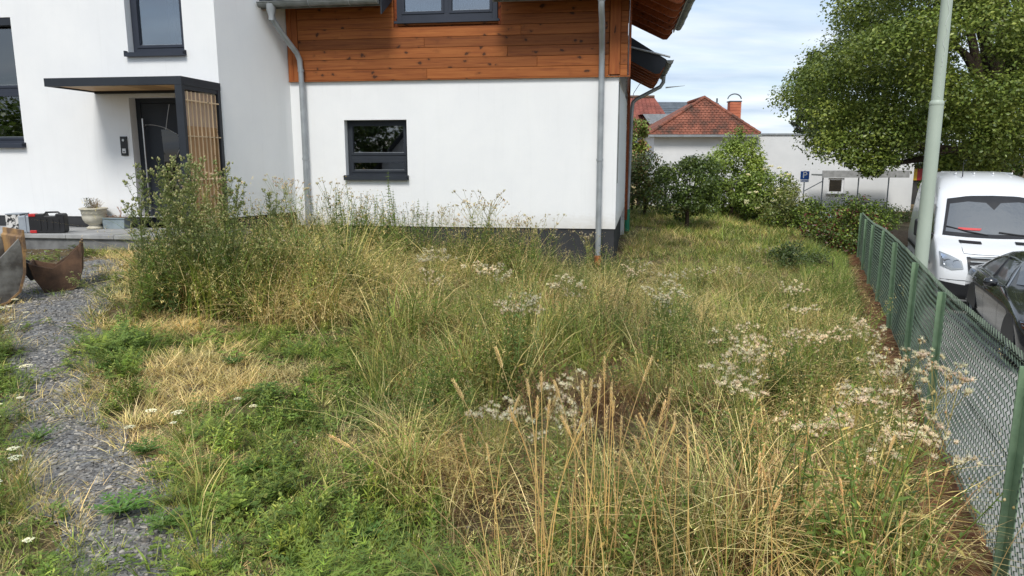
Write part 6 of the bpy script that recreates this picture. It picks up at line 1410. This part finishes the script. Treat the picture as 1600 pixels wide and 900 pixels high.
def zlim(p): return 1.9+.9*ss((p[0]-14)/3) if p[1] < 20.5 else 1.7
lob = lobes_on((14.6, 22.0, 5.4), (6.3, 5.6, 5.4), 230, .65, 1.25, 4, .62, .72, lambda p: zlim(p)+.1)+lobes_on((14.6, 22, 5.2), (5, 4.4, 4), 60, .8, 1.2, 5, .7, .3, lambda p: 2.2)
lob += [(x, y, z, s, s, s*.7) for x, y, z, s in ((9.0, 20.6, 2.3, .7), (9.4, 20.2, 1.9, .45), (11.2, 19.6, 1.15, .28), (11.35, 19.6, .95, .2), (10.1, 20, 1.85, .5), (9.8, 20, 1.6, .35), (12.6, 19.4, 1.7, .5), (11.6, 19.6, 1.75, .5), (11.9, 19.5, 1.35, .32), (10.5, 20, 2.5, .8), (12.5, 19, 2.2, .7), (13.2, 19, 2.3, .7), (8.9, 21, 3.2, .9), (8.6, 21.5, 4.0, .8), (14.5, 18.2, 2.6, .7), (16, 18, 2.8, .8), (17.5, 18, 2.8, .8), (10, 20, 3.2, .8), (11.2, 19.4, 3, .8))]
lob = [l for l in lob if l[0]-l[3]*.8 > crown_left(l[1], l[2])]
tree('lime_tree', 'huge spreading leafy tree overhanging the white van', 'tree', (14.6, 22.3, -1.03), lob, 1150, .098, LIMEC, .42, limbs=26, seed=3, upb=.75, shell=.3, droop=.3, jit=.22)
BG = [(.075, .12, .03), (.06, .10, .028), (.10, .145, .038)]; LG = [(.22, .31, .07), (.16, .24, .05), (.25, .33, .09)]; RG = [(.09, .09, .03), (.075, .10, .03), (.12, .09, .035)]
tree('round_bush', 'round dark green bush standing on the lawn beyond the house corner', 'bush', (4.75, 19.7, .0), lobes_on((4.75, 19.8, 1.05), (.85, .8, .85), 46, .22, .42, 8, .8, .5), 240, .075, BG+BG+LG[:1], .05, limbs=10, seed=8, upb=.5)
tree('light_green_tree', 'tall light green young tree behind the round dark bush', 'tree', (7.0, 23.2, .1), lobes_on((7.05, 23.2, 1.3), (1.15, 1, 1.25), 60, .25, .5, 9, .8, .4)+[(6.8, 23, 2.3, .35, .3, .4), (7.5, 23, 2.35, .35, .3, .35), (7.1, 23, 2.6, .2, .2, .3), (7.6, 23, 1.7, .35, .3, .4)], 230, .085, LG, .06, limbs=12, seed=9, upb=.6, shell=.2)
t = tree('elder_bush', 'bush with creamy white blossom clusters right of the light green tree', 'bush', (7.55, 21.9, 0), lobes_on((7.55, 21.9, .8), (.85, .6, .8), 46, .22, .42, 10, .8, .4), 220, .085, LG+BG[:1], .05, seed=10, upb=.5)
hd = VG(); random.seed(3)
for _ in range(26):
    a, z = U(-1, 1), U(.3, 1.75); p = Vector((a*.85*math.sqrt(max(0, 1-((z-.8)/1.1)**2)), -1.02*math.sqrt(max(0, 1-(a*.9)**2)), z))
    for q in range(14): hd.blob(tuple(p+Vector((U(-.06, .06), U(-.04, .04), U(-.02, .02)))), .028, (.80, .80, .66), .6)
tag(hd.obj('blossom', 'flower', t), kind='stuff')
tree('dark_bush', 'dark reddish-green bush behind the round bush near the garden fence', 'bush', (4.1, 22.5, .1), lobes_on((4.0, 22.5, 1.15), (.9, .6, .85), 40, .22, .4, 11, .8, .4), 200, .08, RG+BG, .05, seed=11)
tree('fruit_tree', 'small fruit tree at the corner of the white house below the red roof', 'tree', (4.32, 25, .1), lobes_on((4.3, 25, 2.5), (.34, .4, .6), 18, .16, .3, 12, .9, .2), 170, .10, LG+[(.22, .22, .08), (.30, .16, .10)], .05, seed=12, limbs=12, shell=.1)
tree('ivy_hedge', 'dark hedge along the garden fence behind the house', 'hedge', (2.8, 24.2, .1), lobes_on((3.0, 24.2, .75), (1.1, .4, .75), 26, .25, .4, 13, .8, .3), 160, .08, BG, .03, seed=13)
tree('bramble_thicket', 'broad bright green bramble thicket behind the end of the meadow', 'thicket', (9.3, 20.5, -.2), lobes_on((9.0, 20.4, .1), (1.9, .8, .55), 60, .25, .45, 14, .75, .3), 190, .075, LG[:2]+BG, .03, seed=14)
tree('bramble_bush', 'dark bramble bush with reddish shoots at the far end of the fence', 'bush', (8.75, 18.2, -.4), lobes_on((8.35, 18.0, .0), (.95, .6, .6), 46, .2, .38, 15, .75, .3)+[(7.9, 17.2, -.15, .3, .3, .3), (8.5, 17.9, .75, .25, .25, .25), (7.7, 18.3, .3, .35, .3, .35)], 200, .075, BG+LG[:1]+[(.12, .035, .03)], .03, seed=15)
tree('spindly_shrub', 'small grey-green shrub in the grass before the thicket', 'bush', (6.0, 13.4, -.35), lobes_on((5.35, 13.6, -.0), (.5, .35, .22), 16, .14, .25, 16, .7, .2), 170, .045, [(.11, .15, .06), (.08, .12, .04)], .012, seed=16)
tree('grassy_shrub', 'loose pale shrub between the elder bush and the thicket', 'bush', (8.3, 20.6, -.2), lobes_on((7.7, 20.4, .55), (.8, .5, .65), 22, .2, .38, 17, .9, .2), 150, .06, [(.24, .24, .09), (.17, .20, .06), (.13, .17, .05)], .02, seed=17)
tree('street_hedge', 'long dark clipped hedge in front of the white building', 'hedge', (22, 34, -1.1), [(x, 34+U(-.3, .3), -.75+U(-.1, .1), .5, .4, .42) for x in np.arange(17.2, 27, .28)], 260, .09, BG, .03, limbs=3, seed=18)
tree('conifer', 'dark top of a conifer rising behind the big tree', 'tree', (20.9, 52, -1), [(20.9+U(-1, 1)*(9.6-z)*.16, 52+U(-1, 1)*(9.6-z)*.16, z, .5, .5, .35) for z in np.arange(3, 8.9, .12)], 90, .3, [(.04, .055, .03)], .2, seed=19)
tree('street_tree', 'shaded tree behind the big tree at the right edge', 'tree', (24, 33, -1.1), lobes_on((24, 33, 4), (7, 2.5, 3.4), 70, .8, 1.4, 21, .7, .4), 170, .3, BG, .3, seed=21)
tree('garden_tree', 'unseen leafy tree added to darken the left of the small window reflection', 'tree', (-21, -24, 0), lobes_on((-21, -24, 3), (5.5, 3, 3.2), 60, .9, 1.6, 23, .8, .4), 120, .35, BG, .3, seed=23)  # unseen stand-in for a dark roof, added to darken the small window's reflection
tree('garden_tree', 'leafy tree mirrored in the panes of the left windows', 'tree', (-30, -5, 0), lobes_on((-30, -5, 2.2), (6, 5, 2.3), 60, .9, 1.6, 22, .8, .4), 120, .35, LG+BG, .3, seed=22)
dirt = MB(); ux = list(np.arange(19.5, 26, .5)); wx_ = [.3, 2, 4, 6.4]
dirt.v = [(*FP(u, w), -1.005+.01*math.sin(u*3+w)) for u in ux for w in wx_]; dirt.f = [(i*4+j, i*4+j+1, (i+1)*4+j+1, (i+1)*4+j)[::-1] for i in range(len(ux)-1) for j in range(3)]
tag(dirt.build('verge_ground', 'soil', smooth=True), kind='structure')
